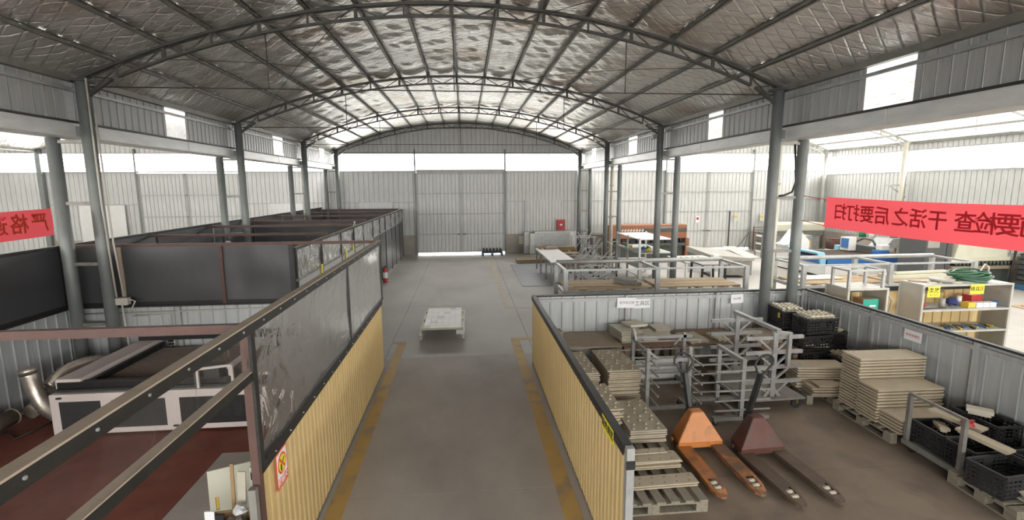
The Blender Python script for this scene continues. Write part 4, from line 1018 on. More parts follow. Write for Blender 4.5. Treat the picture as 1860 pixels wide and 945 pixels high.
crate(6.32, 5.0, .27, 1.55, 'black crate stacked above the one squeezed against the grey wall', G2, (1, .9, .9))
tag(obj('tan_block', board_mesh(.26, .10, .06), M['board'], None, (5.74, 5.0, .36), (.1, .12, 1.0)), 'tan moulded block lying in the crate by the trolley upright', 'block')
tag(obj('tan_block', board_mesh(.22, .10, .05), M['board'], None, (6.26, 4.28, .405), (0, .0, -.3)), 'tan block lying on the crate close to the grey wall', 'block')
tag(obj('tan_plank', board_mesh(.52, .14, .05), M['board'], None, (5.88, 4.95, .47), (0, .06, -1.25)), 'long tan plank lying over the crates behind the trolley rail', 'plank')
tag(obj('tan_plank', board_mesh(.48, .13, .05), M['board'], None, (5.74, 4.52, .455), (0, .10, -1.3)), 'long tan plank slanting from the red cloth down to the empty crate', 'plank')
tag(obj('tan_block', board_mesh(.24, .12, .08), M['board_edge'], None, (6.22, 5.0, .52), (0, .0, -.8)), 'pale rounded block on the crates close to the grey wall', 'block')
tag(obj('red_cloth', crumple(17, .075, (5.80, 4.75, .56)), M['red']), 'red cloth bundled around the planks on the crates', 'cloth')
pallet('grey pallet under the pale boards at the end of the crate row', 6.02, 3.53, .95, .5, .14, -.05, M['wood_grey'], 5, 'x')
stack(3, 5.86, 3.82, .14, .62, .34, .026, -.15, 'pale board in the loose pile ending the crate row', 'boards in the loose pile', M['board_edge'], False, .04, pitch=.03, seed=41)
stack(2, 5.98, 3.55, .14, .6, .3, .026, .1, 'pale board beside the loose pile ending the crate row', 'boards beside the loose pile', M['board_edge'], False, .03, pitch=.03, seed=42)

# pallet jacks
def pallet_jack(label, x, y, rot, body, forkm, lean, top, dark):
    """origin at the fork heels, forks towards local -y"""
    t = thing('pallet_jack', label, 'pallet jack', (x, y, 0), rot)
    L = 1.0; hf = .085
    for s in (-1, 1):
        cx = s*.215; w = .085
        f = MB()
        out = [(-w, 0), (-w, -L+.16), (-w*.72, -L+.05), (-w*.3, -L), (w*.3, -L), (w*.72, -L+.05), (w, -L+.16), (w, 0)]
        hole = [(-.045, -L+.28), (-.045, -L+.10), (.045, -L+.10), (.045, -L+.28)]
        # top plate around the roller opening
        o = len(f.v); tp = [(-w, 0), (-w, -L+.28), (-w, -L+.16), (-w*.72, -L+.05), (-w*.3, -L), (w*.3, -L), (w*.72, -L+.05), (w, -L+.16), (w, -L+.28), (w, 0)]
        for px, py in tp: f.v.append((cx+px, py, hf if py > -L+.2 else hf-.012 if py > -L+.1 else hf-.03))
        for px, py in hole: f.v.append((cx+px, py, hf if py > -L+.2 else hf-.012))
        H0 = o+10
        for q in ((o, o+1, H0, ), (o, H0, H0+3, o+9), (o+9, H0+3, o+8), (o+1, o+2, H0+1, H0), (o+8, H0+3, H0+2, o+7), (o+2, o+3, H0+1), (o+7, H0+2, o+6), (o+3, o+4, o+5, o+6, H0+2, H0+1)): f.face(list(q))
        n = len(tp)
        o2 = len(f.v)
        for px, py in tp: f.v.append((cx+px, py, .03 if py < -.1 else .04))
        for i in range(n-1): f.face([o+i, o+i+1, o2+i+1, o2+i])
        fo = obj('fork', f, forkm, t)
        for k in range(2): obj('roller', MB().tube([(cx-.038, -L+.235-.085*k, .042), (cx+.038, -L+.235-.085*k, .042)], .038, 12), M['roller'], fo)
    hd = MB()
    base = [(-.285, -.04), (.285, -.04), (.235, .26), (-.235, .26)]; topp = [(-.075, .08), (.075, .08), (.075, .2), (-.075, .2)]
    o = len(hd.v)
    for px, py in base: hd.v.append((px, py, .05))
    for px, py in base: hd.v.append((px, py, .13))
    for px, py in topp: hd.v.append((px, py, .46))
    for a in (0, 4):
        for i in range(4): j = (i+1) % 4; hd.face([o+a+i, o+a+j, o+a+4+j, o+a+4+i])
    hd.face([o+8, o+9, o+10, o+11]); hd.face([o+3, o+2, o+1, o])
    bevel(obj('head', hd, body, t), .012)
    pm = obj('pump', MB().tube([(0, .30, .12), (0, .30, .40)], .05, 12).box(-.07, .07, .25, .36, .09, .16), M['black'], t)
    for s in (-1, 1): obj('steer_wheel', MB().tube([(s*.05-.022, .33, .085), (s*.05+.022, .33, .085)], .085, 18), M['rubber'], t)
    b0 = Vector((0, .30, .38)); b1 = Vector((lean[0], .30+lean[1], top-.26))
    obj('tiller', MB().bar(b0, b1, .055, .06), M['black'] if dark else M['dark_panel'], t)
    d = (b1-b0).normalized(); sd = Vector((1, 0, 0))
    loop = []
    for k in range(17):
        a = -PI/2+2*PI*k/16
        w_ = .125*math.cos(a)*(1 if math.sin(a) > -.3 else .75); loop.append(b1+d*(.13+.13*math.sin(a))+sd*w_)
    g = obj('handle_loop', MB().tube(loop, .014, 8), M['black'], t)
    obj('lever', MB().bar(b1+d*.20, b1+d*.20+sd*.1+Vector((0, -.02, .02)), .012, .012), M['black'], g)
    for s in (-1, 1): obj('axle_bolt', MB().tube([(s*.29, .12, .10), (s*.31, .12, .10)], .025, 10), M['orange'] if not dark else M['rust'], t)
    return t
pallet_jack('orange hand pallet jack with worn forks in the storage pen', 2.99, 5.46, -.0, M['orange'], M['orange_worn'], (-.03, .12), 1.10, False)
pallet_jack('rusty dark red hand pallet jack with brown forks in the storage pen', 3.66, 5.24, .05, M['rust'], M['rust_grey'], (.20, .08), 1.14, True)

# steel racks
def caster(parent, x, y, r=.045, big=False):
    w = obj('caster', MB().tube([(x, y-.014, r), (x, y+.014, r)], r, 14), M['rubber'], parent)
    obj('caster_fork', MB().box(x-.012, x+.012, y-.022, y+.022, r, r*2+.03), M['brass'] if big else M['galv_old'], w)
rk = thing('prong_rack', 'galvanised rack of prongs pointing to the pallet jacks, beside the tall board stack', 'rack', (2.99, 6.45, 0), .02)
for x in (-.31, .31):
    obj('post', MB().bar((x, 0, .10), (x, 0, .98), .05, .05), M['rack_steel'], rk)
    for k in range(5): z = .28+k*.135; obj('prong', MB().bar((x+.03, .30, z), (x+.03, -.32, z), .019, .019), M['rack_steel'], rk)
obj('top_bar', MB().bar((-.34, .02, .80), (.34, .02, .80), .05, .05), M['rack_steel'], rk)
obj('brace', MB().bar((-.31, .02, .95), (-.12, .02, .80), .03, .03), M['rack_steel'], rk)
obj('base_bar', MB().bar((-.36, 0, .10), (.36, 0, .10), .05, .05), M['galv_old'], rk)
for x in (-.31, .31):
    obj('base_bar', MB().bar((x, -.3, .09), (x, .3, .09), .05, .04), M['galv_old'], rk)
    for yy in (-.27, .27): caster(rk, x, yy, .034)
rk2 = thing('prong_rack', 'galvanised rack of sideways prongs standing behind the dark pallet jack', 'rack', (3.86, 6.05, 0), .02)
for yy in (0, .62):
    obj('post', MB().bar((0, yy, .10), (0, yy, .93), .055, .055), M['rack_steel'], rk2)
    for k in range(5): z = .22+k*.14; obj('prong', MB().bar((-.40, yy-.03, z), (.40, yy-.03, z), .019, .019), M['rack_steel'], rk2)
obj('top_bar', MB().bar((0, -.02, .90), (0, .66, .90), .05, .05), M['rack_steel'], rk2); obj('middle_bar', MB().bar((0, 0, .36), (0, .62, .36), .04, .04), M['rack_steel'], rk2)
for yy in (0, .62):
    obj('base_bar', MB().bar((-.40, yy, .095), (.40, yy, .095), .07, .05), M['galv_old'], rk2)
    for x in (-.36, .36): caster(rk2, x, yy, .034)
obj('base_bar', MB().bar((0, 0, .1), (0, .62, .1), .05, .05), M['galv_old'], rk2)
rk3 = thing('cantilever_rack', 'heavy galvanised cantilever rack on a base with large black casters', 'rack', (4.55, 6.45, 0), .03)
for yy in (0, .95):
    obj('post', MB().bar((0, yy, .20), (0, yy, 1.20), .07, .07), M['rack_steel'], rk3)
    for k, z in enumerate((.42, .64, .86, 1.08)):
        obj('arm', MB().bar((-.44, yy, z), (.44, yy, z), .04, .05), M['rack_steel'], rk3)
        for s in (-1, 1): obj('arm_brace', MB().bar((s*.24, yy, z-.02), (s*.04, yy, z-.19), .03, .03), M['rack_steel'], rk3)
    for s in (-1, 1): obj('foot_brace', MB().bar((0, yy, .36), (s*.14, yy, .16), .045, .045), M['rack_steel'], rk3)
obj('top_bar', MB().bar((0, -.08, 1.20), (0, 1.02, 1.20), .07, .05), M['rack_steel'], rk3)
obj('hanging_strut', MB().bar((.20, -.04, 1.14), (.20, -.04, .66), .05, .05), M['rack_steel'], rk3)
obj('hanging_strut', MB().bar((-.05, -.02, 1.17), (.24, -.02, 1.13), .05, .05), M['rack_steel'], rk3)
box('base_frame', -.42, .46, -.12, 1.05, .175, .20, M['galv_old'], rk3)
for x, yy in ((.40, -.02), (-.34, -.02), (.40, .95), (-.34, .95)): caster(rk3, x, yy, .078, True)
rk4 = thing('prong_rack', 'galvanised prong rack behind the first one with a bent guard arm', 'rack', (3.2, 7.35, 0))
for x in (-.42, .42):
    obj('post', MB().bar((x, 0, .08), (x, 0, .92 if x > 0 else 1.02), .05, .05), M['rack_steel'], rk4)
obj('bent_arm', MB().bar((-.42, 0, 1.0), (-.40, -.06, .82), .04, .04).bar((-.40, -.06, .82), (-.34, -.30, .76), .04, .04), M['rack_steel'], rk4)
for k in range(5): z = .24+k*.135; obj('prong', MB().bar((-.60, .03, z), (.75, .03, z), .020, .020), M['rack_steel'], rk4)
obj('top_bar', MB().bar((-.45, 0, .86), (.55, 0, .86), .05, .05), M['rack_steel'], rk4); obj('brace', MB().bar((.42, 0, .9), (.25, 0, .72), .03, .03), M['rack_steel'], rk4)
obj('base_bar', MB().bar((-.5, 0, .09), (.5, 0, .09), .05, .04), M['galv_old'], rk4)
for x in (-.42, .42):
    obj('base_bar', MB().bar((x, -.25, .09), (x, .25, .09), .05, .04), M['galv_old'], rk4)
    for yy in (-.22, .22): caster(rk4, x, yy, .034)
for i, yy in enumerate((7.62, 7.66, 7.70)):
    tag(obj('sheet_channel', MB().bar((2.95, yy+.0, .08+i*.11), (3.7, yy+.0, .08+i*.11), .035, .10), M['galv']), ['lowest', 'middle', 'topmost'][i]+' bright bent sheet channel stacked on edge below the raised pallet', 'channel', 'sheet channels below the raised pallet')

# hand cart in the aisle
ct = thing('platform_cart', 'flat white slatted platform cart standing in the middle of the aisle', 'cart', (-.38, 11.15, 0), .0)
me = MB().box(-.0, .0, 0, 0, 0, 0)
nx_, ny_ = 6, 9
for i in range(nx_):
    for j in range(ny_):
        x0 = -.40+.80*i/nx_; y0 = -.86+1.72*j/ny_
        box('top_plate', x0+.003, x0+.80/nx_-.003, y0+.003, y0+1.72/ny_-.003, .26+.0015*((i*3+j) % 3), .272+.0015*((i*3+j) % 3), M['white'] if (i*5+j*3) % 11 else M['cream'], ct)
box('under_deck', -.41, .41, -.88, .88, .235, .26, M['cream'], ct)
for x in (-.45, .45): box('side_rail', x-.03, x+.03, -.92, .92, .12, .19, M['cream'], ct)
for yy in (-.7, 0, .7): box('cross_beam', -.45, .45, yy-.04, yy+.04, .19, .235, M['cream'], ct)
for x in (-.45, .45):
    for yy in (-.85, .8):
        w_ = obj('caster', MB().tube([(x-.02, yy, .055), (x+.02, yy, .055)], .055, 12), M['cream'], ct)
box('corner_tag', .30, .45, -.935, -.92, .14, .23, M['paper'], ct)

# ------------------------------------------------------------------ open shelves beyond the pen
def shelf_unit(label, x0, x1, y0, y1, zs, side_m, back=True):
    t = thing('storage_shelf', label, 'shelf', ((x0+x1)/2, (y0+y1)/2, 0)); w = (x1-x0)/2; d = (y1-y0)/2
    for z in zs: box('shelf_board', -w+.01, w-.01, -d+.005, d, z-.012, z+.012, M['pale_steel'], t); box('shelf_lip', -w, w, -d-.006, -d+.005, z-.02, z+.016, M['pale_steel'], t)
    for s in (-1, 1):
        box('side_panel', s*w-.006, s*w+.006, -d+.01, d-.01, .05, zs[-1], side_m, t)
        for yy in (-d, d-.03): box('upright', s*w-.02, s*w+.02, yy, yy+.03, 0, zs[-1]+.012, M['pale_steel'], t)
    return t
shelf_unit('pale steel shelf with tools and yellow notices outside the storage pen', 8.50, 10.3, 8.10, 8.62, [.12, .52, .93, 1.40], M['grey_cab'])
sh_short = shelf_unit('shorter pale steel shelf holding a green carton outside the storage pen', 6.98, 7.74, 8.05, 8.62, [.12, .55, .90, 1.38], M['grey_cab'])
def notice(label, x, z, w, h, l1, l2):
    t = thing('yellow_notice', label, 'sign', (x, 8.085, z)); box('sheet_paper', -w/2, w/2, -.004, 0, -h/2, h/2, M['yellow'], t)
    link('lettering', text_mesh(l1, h*.52, M['ink'], .0005, .001), t, (0, -.005, h*.12 if l2 else 0), (PI/2, 0, 0))
    if l2: link('lettering', text_mesh(l2, h*.2, M['ink_red'], .0005), t, (0, -.005, -h*.3), (PI/2, 0, 0))
notice('yellow notice with black and red lines at the shelf upright', 8.68, 1.29, .25, .20, '分类放置', '整齐有序')
notice('yellow notice with three bold characters at the middle of the shelf', 9.55, 1.32, .28, .18, '模具区', '')
def tin(x, y, z, r, h, m, label): return tag(obj('tin', MB().tube([(x, y, z), (x, y, z+h)], r, 12), m), label, 'tin')
def carton(x, y, z, w, d, h, m, label, rot=0, nm='carton'):
    o = obj(nm, MB().box(-w/2, w/2, -d/2, d/2, 0, h), m, None, (x, y, z), (0, 0, rot)); bevel(o, .006); return tag(o, label, 'box')
Z1, Z2, Z3 = .942, .532, 1.412
tin(9.10, 8.3, Z1, .05, .16, M['grey_cab'], 'grey tin on the upper shelf beside the dark blue bundle')
tag(obj('cloth_bundle', crumple(31, .13, (9.32, 8.32, Z1+.10)), M['blue_cloth']), 'dark blue cloth bundle on the upper shelf', 'cloth')
carton(9.58, 8.24, Z1, .16, .14, .10, M['yellow_soft'], 'small amber box on the upper shelf', .1, 'small_box')
tin(9.56, 8.4, Z1, .04, .18, M['white'], 'white bottle shaped tin on the upper shelf behind the amber box')
for i, xx in enumerate((9.74, 9.88, 10.02)): carton(xx, 8.23, Z1, .125, .14, .09, M['paper'], ['white small box on the upper shelf next to the amber box', 'white small box on the upper shelf, the middle of three', 'white small box on the upper shelf next to the blue cloth'][i], 0, 'small_box')
carton(9.86, 8.43, Z1, .26, .18, .20, M['red'], 'red toolbox at the back of the upper shelf', .1, 'toolbox')
tag(obj('blue_rag', crumple(33, .075, (10.16, 8.25, Z1+.055)), M['blue']), 'blue rag at the end of the upper shelf', 'cloth')
tag(obj('red_rag', crumple(34, .07, (8.66, 8.26, Z1+.055)), M['red']), 'red and white rag at the front end of the upper shelf', 'cloth')
tag(obj('steel_ruler', MB().bar((8.6, 8.18, Z1+.006), (9.1, 8.22, Z1+.006), .03, .008), M['black']), 'dark flat bar lying on the upper shelf', 'bar')
rnd = random.Random(12)
tools = ['black hand tool', 'amber handled tool', 'blue handled tool', 'grey steel tool']
for i in range(18):
    x = 8.64+i*.09; a = rnd.uniform(-.5, .5); k = i % 4; L = rnd.uniform(.12, .2)
    mm = [M['black'], M['yellow_soft'], M['blue'], M['galv_old']][k]
    t = thing('hand_tool', ['first', 'second', 'third', 'fourth', 'fifth'][i//4]+' '+tools[k]+' along the lower shelf from its aisle end', 'tool', (x, 8.26+.05*(i % 3), Z2), PI/2+a, 'tools on the lower shelf: '+tools[k])
    obj('shank', MB().bar((0, 0, .012), (L, 0, .012), .018, .014), M['galv_old'], t); obj('grip', MB().bar((-L*.8, 0, .016), (0, 0, .016), .03, .026), mm, t)
# items on top of the shelf
hc = thing('hose_coil', 'coil of dark green hose lying on top of the open shelf', 'hose', (9.66, 8.34, Z3))
for k in range(7):
    pts = []
    for i in range(25):
        a = 2*PI*i/24; R = .26+.035*math.sin(3*a+k*1.7); pts.append((R*1.25*math.cos(a)+.02*k*math.sin(k), R*.78*math.sin(a), .03+.028*k+.02*math.sin(2*a+k)))
    obj('hose_turn', MB().tube(pts, .018, 6), M['green_hose'], hc)
obj('hose_turn', MB().tube([(.2, 0, .2), (.34, .05, .32), (.42, .05, .26), (.40, .02, .12)], .014, 6), M['conduit'], hc)
tag(obj('tray', MB().tube([(9.10, 8.36, Z3), (9.10, 8.36, Z3+.03), (9.10, 8.36, Z3+.07)], .2, 18, radii=[.15, .19, .20]), M['grey_cab']), 'shallow grey round tray on top of the open shelf', 'tray')
tag(obj('strip', MB().bar((8.75, 8.3, Z3+.012), (9.35, 8.22, Z3+.012), .05, .02), M['board_edge']), 'pale strip lying across the top of the open shelf', 'strip')
tag(obj('strip', MB().bar((8.55, 8.5, Z3+.012), (8.95, 8.25, Z3+.012), .05, .02), M['wood']), 'wooden strip lying askew on top of the open shelf', 'strip')
# inside / on the shorter shelf
gc = thing('carton', 'green and white carton on the shorter shelf', 'box', (7.50, 8.26, .912), .0)
box('card_body', -.15, .15, -.12, .12, 0, .26, M['cardboard'], gc); box('printed_face', -.15, .15, -.124, -.12, .06, .26, M['teal'], gc); box('white_band', -.15, .15, -.124, -.12, 0, .06, M['paper'], gc); box('label_patch', -.02, .10, -.127, -.124, .12, .15, M['paper'], gc)
tag(obj('red_bundle', crumple(41, .13, (7.22, 8.22, .912+.10)), M['red']), 'dark red bundle on the shorter shelf beside the carton', 'bundle')
tag(obj('spray_bottle', MB().tube([(7.06, 8.14, .912), (7.06, 8.14, 1.01), (7.06, 8.14, 1.06), (7.06, 8.14, 1.10)], .035, 10, radii=[.035, .035, .018, .015]), M['orange']), 'orange bottle at the front of the shorter shelf', 'bottle')
sf = thing('stool_frame', 'upturned square steel frame standing on the shorter shelf', 'frame', (7.3, 8.3, 1.392))
for x in (-.30, .36):
    for yy in (-.2, .2): obj('leg', MB().bar((x, yy, 0), (x, yy, .34), .045, .045), M['galv_steel'], sf)
for yy in (-.2, .2): obj('rail', MB().bar((-.30, yy, .32), (.36, yy, .32), .03, .03), M['galv_steel'], sf)
for x in (-.3, .36): obj('rail', MB().bar((x, -.2, .32), (x, .2, .32), .03, .03), M['galv_steel'], sf)
obj('cable_loop', MB().tube([(.39, -.20, 1.36), (.50, -.25, 1.15), (.47, -.25, .95), (.40, -.23, .9)], .014, 6), M['galv_old'], sh_short)

# ------------------------------------------------------------------ long steel benches with plank decks
def bench(label, x0, x1, y0, y1, zd, zt, nbay, pipe=True):
    t = thing('frame_bench', label, 'bench', ((x0+x1)/2, (y0+y1)/2, 0)); w = (x1-x0)/2; d = (y1-y0)/2
    xs_ = [-w+2*w*i/nbay for i in range(nbay+1)]
    for x in xs_:
        for yy in (-d, d):
            obj('corner_post', MB().bar((x, yy, .02), (x, yy, zt), .10, .09), M['galv_steel'], t); box('foot', x-.07, x+.07, yy-.06, yy+.06, 0, .03, M['black'], t)
        obj('end_rail', MB().bar((x, -d, zt-.02), (x, d, zt-.02), .07, .05), M['galv_steel'], t); obj('deck_bearer', MB().bar((x, -d, zd-.10), (x, d, zd-.10), .06, .08), M['galv_steel'], t)
    obj('front_rail', MB().bar((-w, -d, zt-.02), (w, -d, zt-.02), .04, .04), M['galv_steel'], t)
    obj('back_rail', MB().tube([(-w, d, zt), (w, d, zt)], .055, 12), M['galv_steel'], t)
    for yy in (-d, d): obj('deck_rail', MB().bar((-w, yy, zd-.08), (w, yy, zd-.08), .06, .08), M['galv_steel'], t)
    n = 8; pw = (2*d-.16)/n
    for b_ in range(nbay):
        for i in range(n): box('plank', xs_[b_]+.07, xs_[b_+1]-.07, -d+.08+i*pw+.004, -d+.08+(i+1)*pw-.004, zd-.03, zd+.003*((i*5+b_) % 3), M['plank'], t)
        for k in range(3): xx = xs_[b_]+(xs_[b_+1]-xs_[b_])*(k+.7)/3.4; box('runner', xx-.06, xx+.06, -d+.04, d-.04, zd-.08, zd-.03, M['wood'], t)
    return t
bench('long galvanised frame bench with plank deck behind the storage pen', 2.48, 6.95, 11.25, 12.45, .82, 1.30, 2)
bench('long galvanised frame bench with plank deck behind the open shelves', 8.40, 13.0, 11.2, 12.35, .82, 1.30, 2)
for i in range(8):
    u = MB(); u.box(-.03, .03, -.28, .28, 0, .006).box(-.03, -.023, -.28, .28, .006, .07).box(.023, .03, -.28, .28, .006, .07)
    lay = i//5; o = obj('aluminium_profile', u, M['pale_steel'], None, (4.0+(i % 5)*.075+lay*.03, 11.75, .826+lay*.072), (0, 0, .35)); tag(o, (['first', 'second', 'third', 'fourth', 'fifth', 'upper first', 'upper second', 'upper third'][i])+' bright aluminium profile from the aisle in the plank bench bundle', 'profile', 'profiles on the plank bench')
tag(obj('loose_lath', MB().bar((2.75, 11.55, .838), (3.9, 11.5, .838), .06, .018), M['plank']), 'loose wooden lath lying on the plank bench behind the pen', 'lath')
for i in range(4):
    tag(obj('long_channel', MB().bar((11.0+.02*i, 11.55+i*.12, .865), (12.75+.02*i, 11.7+i*.12, .865), .09, .08), M['cream']), ['front', 'second', 'third', 'rear'][i]+' long pale channel on the bench behind the open shelves', 'channel', 'channels on the far plank bench')
tag(obj('long_channel', MB().bar((11.3, 11.7, .945), (12.9, 11.85, .945), .09, .06), M['cream']), 'long pale channel lying on top of the channels on the bench', 'channel')
tag(obj('composite_sheet', board_mesh(1.1, .5, .03), M['cream'], None, (9.3, 11.9, .826), (0, 0, .05)), 'pale greenish panel lying on the bench behind the shorter shelf', 'panel')
# trestles with green bars next to the first bench
tb = thing('trestle_table', 'dark trestle table with green braces beside the plank bench', 'table', (7.05, 13.4, 0))
box('table_top', -.35, .40, -.4, .4, 1.02, 1.06, M['galv_old'], tb)
for x in (-.3, .35):
    for yy in (-.34, .34): obj('leg', MB().bar((x*1.15, yy, 0), (x, yy, 1.02), .05, .05), M['black'], tb)
    obj('green_brace', MB().bar((x, -.34, .45), (x, .34, .45), .03, .03), M['green'], tb)
obj('clamp', MB().ring((.42, -.38, 1.0), .05, .012, 'y', 14, 6), M['black'], tb)

# ------------------------------------------------------------------ middle distance, shear side
tag(box('floor_plate', 1.98, 4.9, 15.7, 20.3, 0, .012, M['steel_plate']), 'large grey steel plate lying on the floor by the white table', 'plate')
wt = thing('work_table', 'long white topped table standing on the grey floor plate', 'table', (3.32, 17.4, .012))
box('table_top', -.42, .42, -1.75, 1.75, .76, .80, M['white'], wt); box('edge_trim', -.43, .43, -1.76, 1.76, .74, .76, M['galv_old'], wt)
for x in (-.39, .39):
    for yy in (-1.7, -.6, .6, 1.7): obj('leg', MB().bar((x, yy, 0), (x, yy, .74), .05, .05), M['galv_old'], wt)
carton(3.05, 18.95, .812, .14, .14, .14, M['cardboard'], 'small brown box at the far corner of the white table', 0)
carton(3.45, 18.9, .812, .5, .25, .08, M['wood'], 'flat wooden piece at the far edge of the white table', .2, 'wood_piece')
for i, (x, y, w, d, h) in enumerate(((4.25, 20.8, 1.3, .4, .75), (4.3, 19.95, 1.0, .5, .52), (4.5, 19.3, 1.1, .36, .42), (5.2, 18.5, .45, .26, .34))):
    t = thing('wood_pile', ['tallest pile of brown timber behind the white table', 'second pile of brown timber behind the white table', 'third pile of brown timber beside the white table', 'smallest timber pile close to the frame trolleys'][i], 'timber', (x, y, 0), .15*(i % 3-1))
    n = int(h/.085)
    for k in range(n):
        for q in range(2): box('timber_plank', -w/2+.05*(k % 3), w/2-.04*((k+1) % 3), -d/2+q*d/2+.005, q*d/2-.005, k*.085+.004, k*.085+.084, M['wood'] if (k+q) % 3 else M['cardboard'], t)
for i in range(2): tag(box('floor_board', 2.3, 3.5, 20.55+.0*i, 21.2, .0+.08*i, .075+.08*i, M['wood']), ['brown board lying on the floor behind the white table, lower one', 'brown board lying on the floor behind the white table, upper one'][i], 'board')
# bright sheets leaning on the end wall
for i, (a, b, h, mm, y) in enumerate(((3.42, 5.12, 1.10, 'galv_steel', 23.35), (3.2, 3.42, 1.02, 'galv', 23.30), (2.95, 3.2, 1.06, 'galv_steel', 23.5), (5.15, 5.46, 1.08, 'paper', 23.4))):
    t = thing('metal_cabinet', ['wide bright steel cabinet shell standing at the end wall', 'narrow steel panel beside the wide cabinet shell', 'narrow bright panel standing at the outer edge of the cabinet shells', 'white narrow panel standing beside the wide cabinet shell'][i], 'cabinet', ((a+b)/2, y, 0))
    w = (b-a)/2
    box('shell', -w, w, -.16+.02*i, .2, .02, h, M[mm], t); box('top_edge', -w, w, -.18+.02*i, -.16+.02*i, h-.03, h, M['white'], t); box('bottom_channel', -w, w, -.18+.02*i, -.16+.02*i, .0, .05, M['galv_old'], t)
    if i == 0: box('lower_fold', -w+.02, w-.02, -.19, -.16, .36, .39, M['galv_dark'], t)
fb = thing('fire_box', 'red fire equipment box on the end wall', 'box', (4.79, YE-.16, 1.12)); box('box_body', -.2, .2, -.1, .1, 0, .50, M['red'], fb); box('box_door', -.17, .17, -.115, -.1, .04, .46, M['red'], fb); box('door_window', -.06, .06, -.12, -.115, .22, .30, M['paper'], fb); box('door_handle', .10, .13, -.125, -.115, .2, .3, M['black'], fb)
ps_ = thing('wall_notice', 'white notice with yellow print beside the red fire box', 'sign', (4.37, YE-.07, 1.12)); box('sheet_paper', -.13, .13, -.01, 0, .03, .42, M['paper'], ps_); box('yellow_print', -.06, .06, -.013, -.01, .24, .36, M['yellow_soft'], ps_); box('grey_print', -.09, .09, -.013, -.01, .08, .20, M['ink_grey'], ps_)
sl = thing('wall_sheet', 'large pale sheet patch on the end wall above the cabinet shells', 'sheet'); sheets(sl, 3.05, YE-.10, 0, 1.85, 1.05, 2.62, M['galv'], .62, 4)
pnb = box('notice_panel', 2.75, 3.2, YE-.10, YE-.065, .45, .85, M['cream']); tag(pnb, 'faded greenish board fixed on the plinth of the end wall', 'panel')
gcab = thing('grey_cabinet', 'grey slope topped steel cabinet by the end wall near the columns', 'cabinet', (6.6, 22.9, 0)); box('cabinet_body', -.5, .5, -.3, .3, .04, .92, M['grey_cab'], gcab); box('cabinet_top', -.54, .54, -.34, .34, .92, .97, M['galv_old'], gcab); box('cabinet_base', -.48, .48, -.28, .28, 0, .04, M['black'], gcab); obj('door_knob', MB().tube([(.3, -.3, .42), (.3, -.33, .42)], .03, 10), M['black'], gcab)
# pallet with pots at the door
bp = thing('blue_pallet', 'blue plastic pallet by the big door carrying dark pots', 'pallet', (1.40, 23.35, 0))
box('deck', -.5, .5, -.28, .28, .12, .15, M['blue_dark'], bp)
for x in (-.45, 0, .45): box('runner', x-.05, x+.05, -.28, .28, 0, .12, M['blue_dark'], bp)
for j in range(2):
    for i in range(6):
        t = thing('cast_part', ['front row, ', 'back row, '][j]+['first', 'second', 'third', 'fourth', 'fifth', 'sixth'][i]+' dark cast cup from the door gap on the blue pallet', 'casting', (1.0+i*.16, 23.22+j*.22, .15), 0, 'castings on the blue pallet'); obj('cup', MB().tube([(0, 0, 0), (0, 0, .10), (0, 0, .17)], .06, 10, radii=[.05, .06, .04]), M['dark_grey'], t); obj('cup_rim', MB().ring((0, 0, .17), .035, .01, 'z', 10, 5), M['wood'], t)
# steel frame trolleys (heap of tubular frames)
for i, (x, y, r) in enumerate(((4.45, 16.6, .05), (5.15, 17.45, -.06), (4.45, 18.25, .06), (5.45, 19.9, -.02), (4.45, 15.4, .04), (5.6, 14.75, 0.0), (5.4, 21.7, .1))):
    t = thing('frame_trolley', ['low galvanised frame trolley behind the white table', 'galvanised frame trolley in the middle of the frame group', 'galvanised frame trolley beside the timber piles', 'galvanised frame trolley in front of the grey cabinet', 'low galvanised frame trolley behind the plank bench', 'low galvanised frame trolley near the columns behind the plank bench', 'galvanised frame with crossed struts near the end wall'][i], 'trolley', (x, y, 0), r)
    h = [.55, .62, .58, .75, .35, .35, 1.0][i]
    for yy in (-.32, .32): obj('base_tube', MB().bar((-.45, yy, .12), (.45, yy, .12), .04, .04), M['galv_steel'], t)
    for xx in (-.42, .42):
        obj('base_tube', MB().bar((xx, -.32, .12), (xx, .32, .12), .04, .04), M['galv_steel'], t)
        for yy in (-.32, .32):
            obj('upright', MB().bar((xx, yy, .12), (xx, yy, h), .04, .04), M['galv_steel'], t)
            obj('caster', MB().tube([(xx-.015, yy, .05), (xx+.015, yy, .05)], .05, 10), M['rubber'], t)
    for yy in (-.32, .32):
        obj('top_tube', MB().bar((-.5, yy, h), (.5, yy, h), .035, .035), M['galv_steel'], t)
        obj('diagonal', MB().bar((-.42, yy, .14), (.35, yy, h+.28), .03, .03), M['galv_steel'], t); obj('diagonal', MB().bar((.42, yy, .14), (-.35, yy, h+.22), .03, .03), M['galv_steel'], t)
